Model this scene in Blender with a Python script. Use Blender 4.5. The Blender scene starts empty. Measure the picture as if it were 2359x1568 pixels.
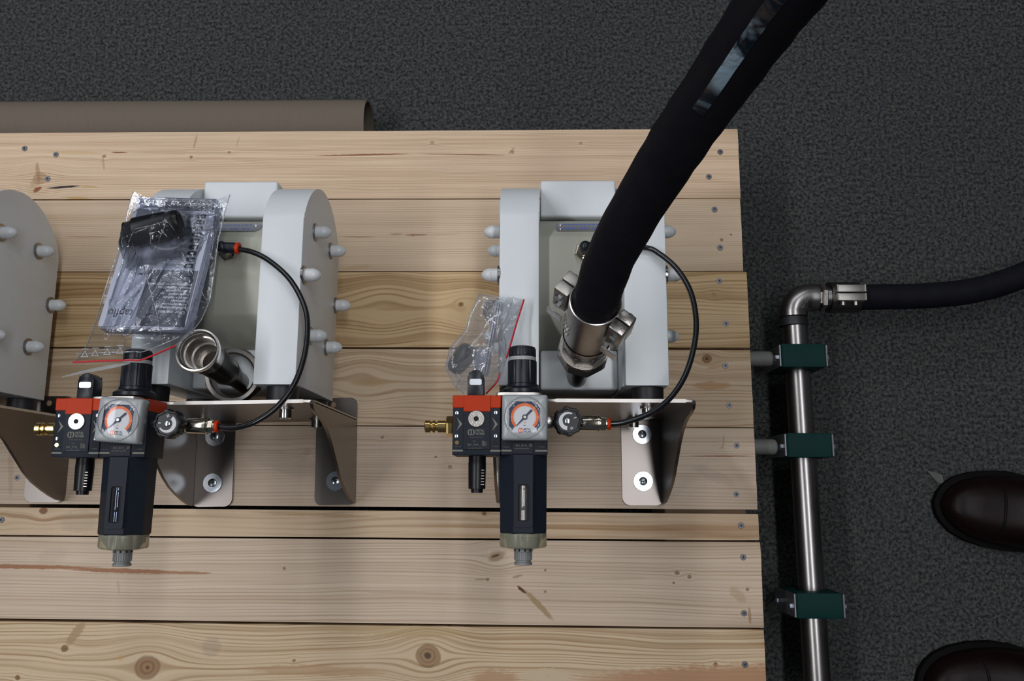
import bpy, bmesh, math, random
from mathutils import Vector, Matrix, noise
random.seed(7)
PI = math.pi
sc = bpy.context.scene
col = sc.collection

# ---------------------------------------------------------------- camera
# scene lengths are written in millimetres, x to the right, y up in the photo, z up;
# z = 0 is the top of the planks, which lie 144 mm over the floor (world z = 0).
H0 = 144.0
F_PX = 1940.0
CX, CY = 1179.5, 784.0
CAM_Z = 1080.0
ROT = Matrix(((0.9997169728832009, -0.001599562624054353, 0.023736375642901403),
              (0.005798423462523476, 0.9840310160575771, -0.17790260740652825),
              (-0.0230727634798793, 0.17798988970192603, 0.9837617835377107)))
cd = bpy.data.cameras.new('camera'); cam = bpy.data.objects.new('camera', cd); col.objects.link(cam)
cd.sensor_width = 36.0; cd.sensor_fit = 'HORIZONTAL'; cd.lens = F_PX / 2359.0 * 36.0
cd.clip_start = 0.02; cd.clip_end = 50
cam.matrix_world = Matrix.Translation((0, 0, (CAM_Z + H0) / 1000)) @ ROT.to_4x4()
sc.camera = cam

# ---------------------------------------------------------------- light
w = bpy.data.worlds.new('world'); sc.world = w; w.use_nodes = True
w.node_tree.nodes['Background'].inputs[0].default_value = (0.62, 0.68, 0.76, 1)
w.node_tree.nodes['Background'].inputs[1].default_value = 0.07
def strip(name, x, y, z, lx, ly, power, colr):
    l = bpy.data.lights.new(name, 'AREA'); l.shape = 'RECTANGLE'; l.size = lx; l.size_y = ly
    l.energy = power; l.color = colr
    o = bpy.data.objects.new(name, l); col.objects.link(o); o.location = (x, y, z)
    return o
strip('ceiling_lamp', -1.70, 0.45, 2.75, 0.22, 3.0, 46.0, (0.95, 0.965, 1.0))
strip('ceiling_lamp', 0.46, 0.35, 2.75, 0.14, 2.2, 24.0, (0.95, 0.965, 1.0))
strip('ceiling_lamp', -0.6, 3.0, 2.9, 2.4, 0.5, 24.0, (0.93, 0.96, 1.0))
sc.view_settings.view_transform = 'Standard'
sc.view_settings.look = 'None'
sc.view_settings.gamma = 1.0
sc.view_settings.use_curve_mapping = False
sc.view_settings.exposure = 0.0

# ---------------------------------------------------------------- helpers
def at(px, py, z=0.0):
    """photo pixel -> point (mm) on the level z"""
    d = ROT @ Vector((px - CX, CY - py, -F_PX))
    t = (z - CAM_Z) / d.z
    return Vector((d.x * t, d.y * t, z))

class MB:
    def __init__(s): s.bm = bmesh.new()
    def box(s, x0, x1, y0, y1, z0, z1, bev=0.0, seg=2, M=None):
        r = bmesh.ops.create_cube(s.bm, size=1.0)
        vs = r['verts']
        for v in vs:
            v.co = Vector(((x0 + x1) / 2 + v.co.x * (x1 - x0), (y0 + y1) / 2 + v.co.y * (y1 - y0), (z0 + z1) / 2 + v.co.z * (z1 - z0)))
        if bev > 0:
            es = {e for v in vs for e in v.link_edges}
            r2 = bmesh.ops.bevel(s.bm, geom=list(es) , offset=bev, segments=seg, affect='EDGES', profile=0.5)
            vs = list({v for f in r2['faces'] for v in f.verts} | {v for v in vs if v.is_valid})
        if M is not None:
            for v in vs: v.co = M @ v.co
        return s
    def prism(s, poly, a, b, axis='z', bev=0.0, seg=2, M=None):
        def mk(p, t):
            if axis == 'z': return Vector((p[0], p[1], t))
            if axis == 'y': return Vector((p[0], t, p[1]))
            return Vector((t, p[0], p[1]))
        A = [s.bm.verts.new(mk(p, a)) for p in poly]; B = [s.bm.verts.new(mk(p, b)) for p in poly]
        n = len(poly); fs = [s.bm.faces.new(A[::-1]), s.bm.faces.new(B)]
        for i in range(n): fs.append(s.bm.faces.new((A[i], A[(i + 1) % n], B[(i + 1) % n], B[i])))
        vs = A + B
        if bev > 0:
            es = list(fs[0].edges) + list(fs[1].edges)
            r2 = bmesh.ops.bevel(s.bm, geom=es, offset=bev, segments=seg, affect='EDGES', profile=0.5)
            vs = list({v for f in r2['faces'] for v in f.verts} | {v for v in vs if v.is_valid})
        if M is not None:
            for v in vs: v.co = M @ v.co
        return s
    def lathe(s, p0, d, prof, seg=24, ph=0.0, up=None):
        p0 = Vector(p0); d = Vector(d).normalized()
        u = d.orthogonal().normalized() if up is None else (Vector(up) - Vector(up).dot(d) * d).normalized()
        v = d.cross(u)
        rings = []
        for t, r in prof:
            c = p0 + d * t
            if r <= 1e-6: rings.append([s.bm.verts.new(c)])
            else: rings.append([s.bm.verts.new(c + (u * math.cos(ph + 2 * PI * i / seg) + v * math.sin(ph + 2 * PI * i / seg)) * r) for i in range(seg)])
        for a, b in zip(rings, rings[1:]):
            if len(a) == 1 and len(b) == 1: continue
            for i in range(seg):
                j = (i + 1) % seg
                if len(a) == 1: s.bm.faces.new((a[0], b[j], b[i]))
                elif len(b) == 1: s.bm.faces.new((a[i], a[j], b[0]))
                else: s.bm.faces.new((a[i], a[j], b[j], b[i]))
        return s
    def cyl(s, p0, p1, r, r1=None, seg=24, ph=0.0, bev=0.0, up=None):
        p0 = Vector(p0); p1 = Vector(p1); L = (p1 - p0).length; r1 = r if r1 is None else r1
        b = bev
        prof = [(0, 0), (0, r - b), (b, r), (L - b, r1), (L, r1 - b), (L, 0)] if b > 0 else [(0, 0), (0, r), (L, r1), (L, 0)]
        return s.lathe(p0, p1 - p0, prof, seg, ph, up)
    def tube(s, pts, r, seg=12, rad=None, caps=True):
        pts = [Vector(p) for p in pts]; n = len(pts)
        T = [(pts[min(i + 1, n - 1)] - pts[max(i - 1, 0)]).normalized() for i in range(n)]
        u = T[0].orthogonal().normalized(); rings = []
        for i in range(n):
            u = (u - u.dot(T[i]) * T[i]).normalized(); v = T[i].cross(u)
            rr = r if rad is None else rad[i]
            rings.append([s.bm.verts.new(pts[i] + (u * math.cos(2 * PI * k / seg) + v * math.sin(2 * PI * k / seg)) * rr) for k in range(seg)])
        for a, b in zip(rings, rings[1:]):
            for k in range(seg): s.bm.faces.new((a[k], a[(k + 1) % seg], b[(k + 1) % seg], b[k]))
        if caps: s.bm.faces.new(rings[0][::-1]); s.bm.faces.new(rings[-1])
        return s
    def ring_plate(s, outer, inner, a, b, axis='z', M=None):
        """plate with a hole; outer and inner loops have the same number of points"""
        def mk(p, t):
            q = Vector((p[0], p[1], t)) if axis == 'z' else (Vector((p[0], t, p[1])) if axis == 'y' else Vector((t, p[0], p[1])))
            return M @ q if M is not None else q
        n = len(outer)
        L = [[s.bm.verts.new(mk(p, t)) for p in lp] for lp, t in ((outer, a), (outer, b), (inner, b), (inner, a))]
        for q in range(4):
            A = L[q]; B = L[(q + 1) % 4]
            for i in range(n): s.bm.faces.new((A[i], A[(i + 1) % n], B[(i + 1) % n], B[i]))
        return s
    def grid(s, rows, closed=False):
        V = [[s.bm.verts.new(p) for p in r] for r in rows]
        for a, b in zip(V, V[1:]):
            m = len(a)
            for k in range(m if closed else m - 1):
                s.bm.faces.new((a[k], a[(k + 1) % m], b[(k + 1) % m], b[k]))
        return V
    def build(s, name, mat, parent=None, sharp=35, normals=True, raw_base=None):
        bm = s.bm
        if normals: bmesh.ops.recalc_face_normals(bm, faces=bm.faces)
        base = Vector((0, 0, 0))
        o_p = parent
        while o_p is not None:
            base = base + Vector(o_p.get('_b', (0, 0, 0))); o_p = o_p.parent
        for v in bm.verts: v.co = (v.co - base) * 0.001 if parent is not None else v.co * 0.001 + Vector((0, 0, H0 / 1000))
        ca = math.cos(math.radians(sharp))
        for f in bm.faces: f.smooth = True
        for e in bm.edges:
            if len(e.link_faces) == 2 and e.link_faces[0].normal.dot(e.link_faces[1].normal) < ca: e.smooth = False
        bm.normal_update()
        for e in bm.edges:
            if len(e.link_faces) == 2: e.smooth = e.link_faces[0].normal.dot(e.link_faces[1].normal) >= ca
        me = bpy.data.meshes.new(name); bm.to_mesh(me); bm.free()
        o = bpy.data.objects.new(name, me); col.objects.link(o)
        if isinstance(mat, (list, tuple)):
            for m in mat: me.materials.append(m)
        else: me.materials.append(mat)
        if parent is not None: o.parent = parent
        else: o['_b'] = (0.0, 0.0, 0.0)
        return o

def tag(o, label=None, cat=None, group=None, kind=None):
    if label: o['label'] = label
    if cat: o['category'] = cat
    if group: o['group'] = group
    if kind: o['kind'] = kind
    return o
def thing(name, base, label, cat, group=None):
    o = bpy.data.objects.new(name, None); col.objects.link(o)
    o.empty_display_size = 0.02
    o['_b'] = (float(base[0]), float(base[1]), float(base[2]))
    o.location = (base[0] / 1000, base[1] / 1000, (base[2] + H0) / 1000)
    return tag(o, label, cat, group)
def copy_tree(o, parent=None):
    kids = [c for c in list(o.children)]
    c = o.copy(); col.objects.link(c); c.parent = parent
    for k in kids: copy_tree(k, c)
    return c
def rrect(x0, x1, y0, y1, r, n=5):
    P = []
    for cx, cy, a0 in ((x1 - r, y1 - r, 0), (x0 + r, y1 - r, 90), (x0 + r, y0 + r, 180), (x1 - r, y0 + r, 270)):
        for k in range(n + 1):
            a = math.radians(a0 + 90 * k / n); P.append((cx + r * math.cos(a), cy + r * math.sin(a)))
    return P
def circ(cx, cy, r, n=32, a0=0.0): return [(cx + r * math.cos(a0 + 2 * PI * i / n), cy + r * math.sin(a0 + 2 * PI * i / n)) for i in range(n)]
def catmull(P, n=8):
    P = [Vector(p) for p in P]; Q = [P[0] * 2 - P[1]] + P + [P[-1] * 2 - P[-2]]; out = []
    for i in range(1, len(Q) - 2):
        a, b, c, d = Q[i - 1:i + 3]
        for k in range(n):
            t = k / n
            out.append(0.5 * ((2 * b) + (c - a) * t + (2 * a - 5 * b + 4 * c - d) * t * t + (3 * b - a - 3 * c + d) * t ** 3))
    out.append(P[-1]); return out

# ---------------------------------------------------------------- materials
class NT:
    def __init__(s, name):
        s.m = bpy.data.materials.new(name); s.m.use_nodes = True; s.t = s.m.node_tree; s.n = s.t.nodes; s.l = s.t.links
        s.b = s.n['Principled BSDF']; s.out = s.n['Material Output']
    def node(s, t, **k):
        x = s.n.new(t)
        for a, b in k.items(): setattr(x, a, b)
        return x
    def put(s, sock, v):
        if isinstance(v, bpy.types.NodeSocket): s.l.new(v, sock)
        elif v is not None: sock.default_value = v
    def math(s, op, a, b=None, c=None, clamp=False):
        x = s.node('ShaderNodeMath', operation=op, use_clamp=clamp)
        s.put(x.inputs[0], a)
        if b is not None: s.put(x.inputs[1], b)
        if c is not None: s.put(x.inputs[2], c)
        return x.outputs[0]
    def mix(s, f, a, b, mode='MIX'):
        x = s.node('ShaderNodeMix', data_type='RGBA', blend_type=mode)
        s.put(x.inputs[0], f); s.put(x.inputs[6], a if isinstance(a, bpy.types.NodeSocket) else (*a, 1)); s.put(x.inputs[7], b if isinstance(b, bpy.types.NodeSocket) else (*b, 1))
        return x.outputs[2]
    def noise(s, vec, scale, detail=2.0, rough=0.5, dist=0.0):
        x = s.node('ShaderNodeTexNoise'); s.put(x.inputs['Vector'], vec); x.inputs['Scale'].default_value = scale
        x.inputs['Detail'].default_value = detail; x.inputs['Roughness'].default_value = rough; x.inputs['Distortion'].default_value = dist
        return x.outputs['Fac']
    def ramp(s, f, stops):
        x = s.node('ShaderNodeValToRGB'); s.put(x.inputs[0], f); cr = x.color_ramp
        while len(cr.elements) < len(stops): cr.elements.new(0.5)
        for e, (p, c) in zip(cr.elements, stops): e.position = p; e.color = (c, c, c, 1) if not isinstance(c, tuple) else (*c, 1)
        return x.outputs[0]
    def obj(s): return s.node('ShaderNodeTexCoord').outputs['Object']
    def comb(s, x, y, z=0.0):
        c = s.node('ShaderNodeCombineXYZ'); s.put(c.inputs[0], x); s.put(c.inputs[1], y); s.put(c.inputs[2], z); return c.outputs[0]
    def bump(s, h, strength, dist):
        b = s.node('ShaderNodeBump'); b.inputs['Strength'].default_value = strength; b.inputs['Distance'].default_value = dist
        s.put(b.inputs['Height'], h); s.l.new(b.outputs[0], s.b.inputs['Normal'])

def mat(name, c, rough=0.5, metal=0.0, var=0.06, scale=90.0, bump=0.0, bs=900.0, spec=None, rvar=0.0, trans=0.0, ior=None, stretch=None, coat=0.0, sss=0.0):
    t = NT(name); v = t.obj()
    if stretch:
        mp = t.node('ShaderNodeMapping'); t.put(mp.inputs[0], v); mp.inputs['Scale'].default_value = stretch; v = mp.outputs[0]
    n = t.noise(v, scale, 3)
    d = tuple(min(1, x * (1 - var)) for x in c); e = tuple(min(1, x * (1 + var)) for x in c)
    t.put(t.b.inputs['Base Color'], t.mix(n, d, e))
    t.b.inputs['Metallic'].default_value = metal
    if rvar: t.put(t.b.inputs['Roughness'], t.math('MULTIPLY_ADD', n, rvar, rough - rvar / 2))
    else: t.b.inputs['Roughness'].default_value = rough
    if spec is not None: t.b.inputs['Specular IOR Level'].default_value = spec
    if trans: t.b.inputs['Transmission Weight'].default_value = trans
    if ior: t.b.inputs['IOR'].default_value = ior
    if coat: t.b.inputs['Coat Weight'].default_value = coat; t.b.inputs['Coat Roughness'].default_value = 0.1
    if sss:
        t.b.inputs['Subsurface Weight'].default_value = sss; t.b.inputs['Subsurface Radius'].default_value = (0.004, 0.004, 0.004)
        t.b.inputs['Subsurface Scale'].default_value = 1.0
    if bump: t.bump(t.noise(v, bs, 3), bump, 0.0004)
    return t.m

M = {}
M['pe'] = mat('white polyethylene', (0.68, 0.715, 0.735), 0.42, var=0.03, scale=40, bump=0.15, bs=600)
M['cap'] = mat('white plastic cap', (0.62, 0.64, 0.65), 0.35, var=0.02)
M['body'] = mat('grey green plastic', (0.36, 0.36, 0.30), 0.5, var=0.05, scale=50, bump=0.1, bs=1200)
M['steel'] = mat('brushed steel sheet', (0.185, 0.165, 0.152), 0.32, 1.0, var=0.05, scale=20)
M['edge'] = mat('cut steel', (0.80, 0.76, 0.72), 0.5, 0.8, var=0.06)
M['cast'] = mat('cast stainless steel', (0.46, 0.43, 0.40), 0.34, 1.0, var=0.10, scale=160, bump=0.5, bs=500)
M['polish'] = mat('polished steel', (0.80, 0.78, 0.76), 0.22, 1.0, var=0.03)
M['lug'] = mat('rough cast steel', (0.42, 0.40, 0.37), 0.42, 1.0, var=0.15, scale=700, bump=0.5, bs=1500)
M['zinc'] = mat('zinc plated steel', (0.66, 0.73, 0.80), 0.22, 1.0, var=0.05)
M['screw'] = mat('dark screw', (0.11, 0.11, 0.12), 0.4, 1.0, var=0.2, scale=800)
M['nickel'] = mat('nickel plated brass', (0.62, 0.57, 0.47), 0.14, 1.0, var=0.03)
M['brass'] = mat('brass', (0.70, 0.50, 0.20), 0.22, 1.0, var=0.06)
M['rubber'] = mat('black rubber', (0.008, 0.008, 0.012), 0.62, var=0.3, scale=60, bump=0.5, bs=260, spec=0.10)
M['foot'] = mat('black foot rubber', (0.012, 0.012, 0.015), 0.5, var=0.2)
M['tube'] = mat('black air tube', (0.008, 0.008, 0.010), 0.22, var=0.2)
M['orange'] = mat('orange red plastic', (0.46, 0.032, 0.002), 0.5, var=0.06, spec=0.2)
M['navy'] = mat('dark blue grey plastic', (0.013, 0.017, 0.026), 0.45, var=0.08, scale=120, bump=0.2, bs=2500, spec=0.16)
M['navy2'] = mat('black blue plastic', (0.009, 0.012, 0.018), 0.36, var=0.1, spec=0.35)
M['black'] = mat('black plastic', (0.006, 0.006, 0.008), 0.35, var=0.2, spec=0.35)
M['hole'] = mat('dark recess', (0.006, 0.006, 0.006), 0.8, var=0.2)
M['ink'] = mat('olive grey print', (0.17, 0.17, 0.14), 0.6, var=0.05)
M['bezel'] = mat('light grey gauge plastic', (0.36, 0.38, 0.39), 0.30, var=0.03)
M['dial'] = mat('pale dial', (0.60, 0.62, 0.65), 0.5, var=0.02)
M['dblue'] = mat('dial blue print', (0.016, 0.028, 0.075), 0.5, var=0.04)
M['dorange'] = mat('dial orange print', (0.75, 0.13, 0.012), 0.5, var=0.04)
M['dred'] = mat('red orange print', (0.70, 0.14, 0.06), 0.5, var=0.04)
M['dwhite'] = mat('white print', (0.60, 0.62, 0.64), 0.5, var=0.02)
M['glassy'] = mat('clear gauge window', (1, 1, 1), 0.03, var=0.0, trans=1.0, ior=1.2)
M['yring'] = mat('clear yellowish plastic', (0.60, 0.58, 0.44), 0.22, var=0.08, trans=0.75, ior=1.25)
M['sight'] = mat('sight glass', (0.55, 0.50, 0.46), 0.10, 0.85, var=0.10, scale=200)
M['sight2'] = mat('dark sight glass', (0.10, 0.11, 0.15), 0.08, 0.85, var=0.10, scale=200)
M['greyk'] = mat('grey plastic', (0.22, 0.225, 0.22), 0.45, var=0.05)
M['ring'] = mat('grey sealing ring', (0.34, 0.35, 0.34), 0.45, var=0.04)
M['green'] = mat('dark green plastic', (0.001, 0.026, 0.023), 0.55, var=0.10, scale=60, spec=0.15)
M['pipe'] = mat('brushed pipe steel', (0.30, 0.285, 0.28), 0.30, 1.0, var=0.08, scale=40, stretch=(12, 1, 12), rvar=0.1)
M['stub'] = mat('grey conduit', (0.155, 0.16, 0.145), 0.5, var=0.05)
M['card'] = mat('brown cardboard', (0.155, 0.125, 0.095), 0.85, var=0.06, scale=40, stretch=(10, 1, 1), bump=0.2, bs=400)
M['cardin'] = mat('cardboard inside', (0.10, 0.08, 0.06), 0.9, var=0.1)
M['paper'] = mat('paper', (0.60, 0.62, 0.74), 0.5, var=0.02)
M['cover_l'] = mat('pale blue grey cover', (0.40, 0.425, 0.53), 0.34, var=0.03)
M['cover_m'] = mat('pale cover panel', (0.34, 0.36, 0.44), 0.34, var=0.03)
M['cover_d'] = mat('slate cover panel', (0.10, 0.11, 0.145), 0.34, var=0.03)
M['cover_t'] = mat('dark print', (0.030, 0.034, 0.055), 0.4, var=0.03)
M['cover_w'] = mat('light print', (0.62, 0.64, 0.70), 0.4, var=0.03)
M['plate'] = mat('name plate metal', (0.42, 0.43, 0.47), 0.3, 0.9, var=0.05)
M['blue'] = mat('blue print', (0.10, 0.14, 0.55), 0.5, var=0.05)
M['redl'] = mat('red bag line', (0.55, 0.015, 0.03), 0.4, var=0.05)
M['leather'] = mat('dark brown leather', (0.007, 0.0022, 0.002), 0.42, var=0.4, scale=45, bump=0.3, bs=160, spec=0.16)
M['sole'] = mat('black shoe sole', (0.004, 0.0035, 0.004), 0.7, var=0.2, spec=0.08)
M['cloth'] = mat('dark trouser cloth', (0.012, 0.013, 0.018), 0.9, var=0.2, bump=0.3, bs=1500)
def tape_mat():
    t = NT('clear tape with painted glints'); v = t.obj()
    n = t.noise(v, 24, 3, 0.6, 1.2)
    t.put(t.b.inputs['Base Color'], t.mix(t.ramp(n, [(0.50, 0.0), (0.63, 1.0)]), (0.004, 0.009, 0.018), (0.26, 0.36, 0.44)))  # bright patches paint the lamp's reflection into the tape colour
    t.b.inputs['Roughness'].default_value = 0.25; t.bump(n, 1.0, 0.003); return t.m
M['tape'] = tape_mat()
M['batten'] = mat('rough batten wood', (0.30, 0.21, 0.13), 0.8, var=0.2, scale=20, stretch=(1, 8, 8))
M['scrap'] = mat('clear plastic scrap', (0.20, 0.22, 0.20), 0.15, var=0.2, trans=0.5)
M['tie'] = mat('translucent white plastic', (0.30, 0.30, 0.29), 0.35, var=0.05, trans=0.2)

def floor_mat():
    t = NT('speckled grey floor'); v = t.obj()
    a = t.noise(v, 210, 3, 0.65); b = t.noise(v, 300, 1, 0.5); c = t.noise(v, 3.0, 2)
    base = t.mix(t.ramp(a, [(0.38, 0.0), (0.62, 1.0)]), (0.017, 0.019, 0.020), (0.088, 0.087, 0.084))
    vo = t.node('ShaderNodeTexVoronoi'); t.put(vo.inputs['Vector'], v); vo.inputs['Scale'].default_value = 190
    dk = t.math('MULTIPLY', t.ramp(vo.outputs['Distance'], [(0.20, 1.0), (0.40, 0.0)]), t.ramp(b, [(0.50, 0.0), (0.62, 1.0)]))
    base = t.mix(dk, base, (0.009, 0.010, 0.012))
    g = t.noise(v, 120, 2, 0.5, 0.5)
    base = t.mix(t.math('MULTIPLY', t.ramp(g, [(0.55, 0.0), (0.72, 1.0)]), 0.5), base, (0.034, 0.052, 0.056))
    base = t.mix(t.math('MULTIPLY', c, 0.25), base, (0.03, 0.03, 0.03))
    t.put(t.b.inputs['Base Color'], base); t.b.inputs['Roughness'].default_value = 0.95
    t.b.inputs['Specular IOR Level'].default_value = 0.1
    t.bump(a, 0.15, 0.0006)
    return t.m
M['floor'] = floor_mat()

def wood_mat(name, seed, light, dark, freq, contrast, knots=(), marks=(), fine=1.0, warp=9.0, tint=None, spread=0.5):
    """pine: growth lines along x that bend round the knots; knots (x, y, r, push, dark) and marks (x, y, rx, ry, deg, colour, strength) in mm"""
    t = NT(name); sp = t.node('ShaderNodeSeparateXYZ'); t.put(sp.inputs[0], t.obj())
    x = t.math('MULTIPLY_ADD', sp.outputs[0], 1000.0, -300.0); y = t.math('MULTIPLY_ADD', sp.outputs[1], 1000.0, 130.0)  # object space to scene mm
    light = (min(.85, light[0] * 1.17), light[1] * 1.14, light[2] * 1.11); y1 = y
    for (kx, ky, r, push, dk) in knots:
        dx = t.math('SUBTRACT', x, kx); dy = t.math('SUBTRACT', y, ky)
        q = t.math('ADD', t.math('POWER', t.math('DIVIDE', dx, r * 3.2), 2.0), t.math('POWER', t.math('DIVIDE', dy, r * 2.4), 2.0))
        g = t.math('POWER', 2.718, t.math('MULTIPLY', q, -1.0))
        y1 = t.math('SUBTRACT', y1, t.math('MULTIPLY', t.math('MULTIPLY', dy, g), push))
    wv = t.noise(t.comb(t.math('MULTIPLY', x, 0.0028), t.math('MULTIPLY', y1, 0.011), seed), 1.0, 2, 0.5)
    y2 = t.math('ADD', y1, t.math('MULTIPLY', t.math('SUBTRACT', wv, 0.5), warp * 4))
    # growth lines
    band = t.noise(t.comb(t.math('MULTIPLY', x, 0.0007), t.math('MULTIPLY', y2, freq), seed * 3.1), 1.0, 2.5, 0.6)
    ph = t.noise(t.comb(t.math('MULTIPLY', x, 0.0012), t.math('MULTIPLY', y2, 0.045), seed * 1.7), 1.0, 1.0, 0.5)
    am = t.noise(t.comb(t.math('MULTIPLY', x, 0.004), t.math('MULTIPLY', y2, 0.10), seed * 2.9), 1.0, 2.0, 0.6)
    sn = t.math('SINE', t.math('ADD', t.math('MULTIPLY', y2, 6.283 * freq * 2.3), t.math('MULTIPLY', ph, 22.0)))
    fl = t.math('MULTIPLY', t.ramp(t.math('MULTIPLY_ADD', sn, 0.5, 0.5), [(0.55, 0.0), (0.97, 1.0)]), t.ramp(am, [(0.34, 0.1), (0.62, 1.0)]))
    f1 = t.ramp(band, [(0.53 - 0.06 * spread, 0.0), (0.53 + 0.13 * spread, 1.0)])
    f2 = fl
    c = t.mix(t.math('MULTIPLY', f1, contrast * 1.15, clamp=True), light, dark)
    c = t.mix(t.math('MULTIPLY', f2, 1.1 * fine, clamp=True), c, dark)
    # slow tone and fibres
    sl = t.noise(t.comb(t.math('MULTIPLY', x, 0.006), t.math('MULTIPLY', y, 0.012), seed * 5), 1.0, 3)
    c = t.mix(t.math('MULTIPLY', t.ramp(sl, [(0.45, 0.0), (0.75, 1.0)]), 0.35), c, tint if tint else (light[0] * 0.72, light[1] * 0.70, light[2] * 0.72))
    fb = t.noise(t.comb(t.math('MULTIPLY', x, 0.03), t.math('MULTIPLY', y, 1.6), seed), 1.0, 2)
    c = t.mix(t.math('MULTIPLY', fb, 0.15), c, (light[0] * 0.55, light[1] * 0.5, light[2] * 0.5))
    # saw marks across
    sw = t.noise(t.comb(t.math('MULTIPLY', x, 0.9), t.math('MULTIPLY', y, 0.02), seed), 1.0, 1)
    c = t.mix(t.math('MULTIPLY', sw, 0.07), c, (light[0] * 0.5, light[1] * 0.5, light[2] * 0.5))
    for (kx, ky, r, push, dk) in knots:
        dx = t.math('SUBTRACT', x, kx); dy = t.math('SUBTRACT', y, ky)
        wob = t.noise(t.comb(t.math('MULTIPLY', x, 0.5 / max(r, 3) ), t.math('MULTIPLY', y, 0.5 / max(r, 3)), seed + kx), 1.0, 2)
        d = t.math('DIVIDE', t.math('SQRT', t.math('ADD', t.math('POWER', t.math('DIVIDE', dx, 1.12), 2.0), t.math('POWER', dy, 2.0))), r)
        d = t.math('ADD', d, t.math('MULTIPLY', t.math('SUBTRACT', wob, 0.5), 0.7))
        rings = t.math('SINE', t.math('MULTIPLY', d, 16.0))
        kc = t.mix(t.math('MULTIPLY_ADD', rings, 0.38, 0.42), (dark[0] * 0.85, dark[1] * 0.76, dark[2] * 0.70), (dark[0] * 0.36, dark[1] * 0.27, dark[2] * 0.22))
        c = t.mix(t.math('MULTIPLY', t.ramp(d, [(0.80, 1.0), (1.08, 0.0)]), dk), c, kc)
        rim = t.math('MULTIPLY', t.ramp(d, [(0.80, 0.0), (0.98, 1.0), (1.12, 0.0)]), 0.55 * dk)
        c = t.mix(rim, c, (dark[0] * 0.35, dark[1] * 0.26, dark[2] * 0.2))
        c = t.mix(t.math('MULTIPLY', t.ramp(d, [(0.05, 1.0), (0.24, 0.0)]), dk), c, (0.035, 0.02, 0.012))
    for (mx, my, rx, ry, deg, cc, st) in marks:
        a = math.radians(deg); ca, sa = math.cos(a), math.sin(a)
        dx = t.math('SUBTRACT', x, mx); dy = t.math('SUBTRACT', y, my)
        u = t.math('DIVIDE', t.math('ADD', t.math('MULTIPLY', dx, ca), t.math('MULTIPLY', dy, sa)), rx)
        v_ = t.math('DIVIDE', t.math('SUBTRACT', t.math('MULTIPLY', dy, ca), t.math('MULTIPLY', dx, sa)), ry)
        nz = t.noise(t.comb(t.math('MULTIPLY', x, 0.11), t.math('MULTIPLY', y, 0.3), seed + mx), 1.0, 2)
        v_ = t.math('ADD', v_, t.math('MULTIPLY', t.math('SUBTRACT', nz, 0.5), 1.0))
        d = t.math('ADD', t.math('POWER', u, 2.0), t.math('POWER', v_, 2.0))
        c = t.mix(t.math('MULTIPLY', t.ramp(d, [(0.45, 1.0), (1.0, 0.0)]), st), c, cc)
    t.put(t.b.inputs['Base Color'], c)
    t.b.inputs['Roughness'].default_value = 0.52
    t.b.inputs['Specular IOR Level'].default_value = 0.35
    t.bump(t.math('ADD', fb, t.math('MULTIPLY', f1, 0.4)), 0.25, 0.0004)
    return t.m

# ---------------------------------------------------------------- floor
f = MB(); f.box(-2600, 2400, -1800, 2600, -164, -144)
tag(f.build('floor', M['floor']), kind='structure')

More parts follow.
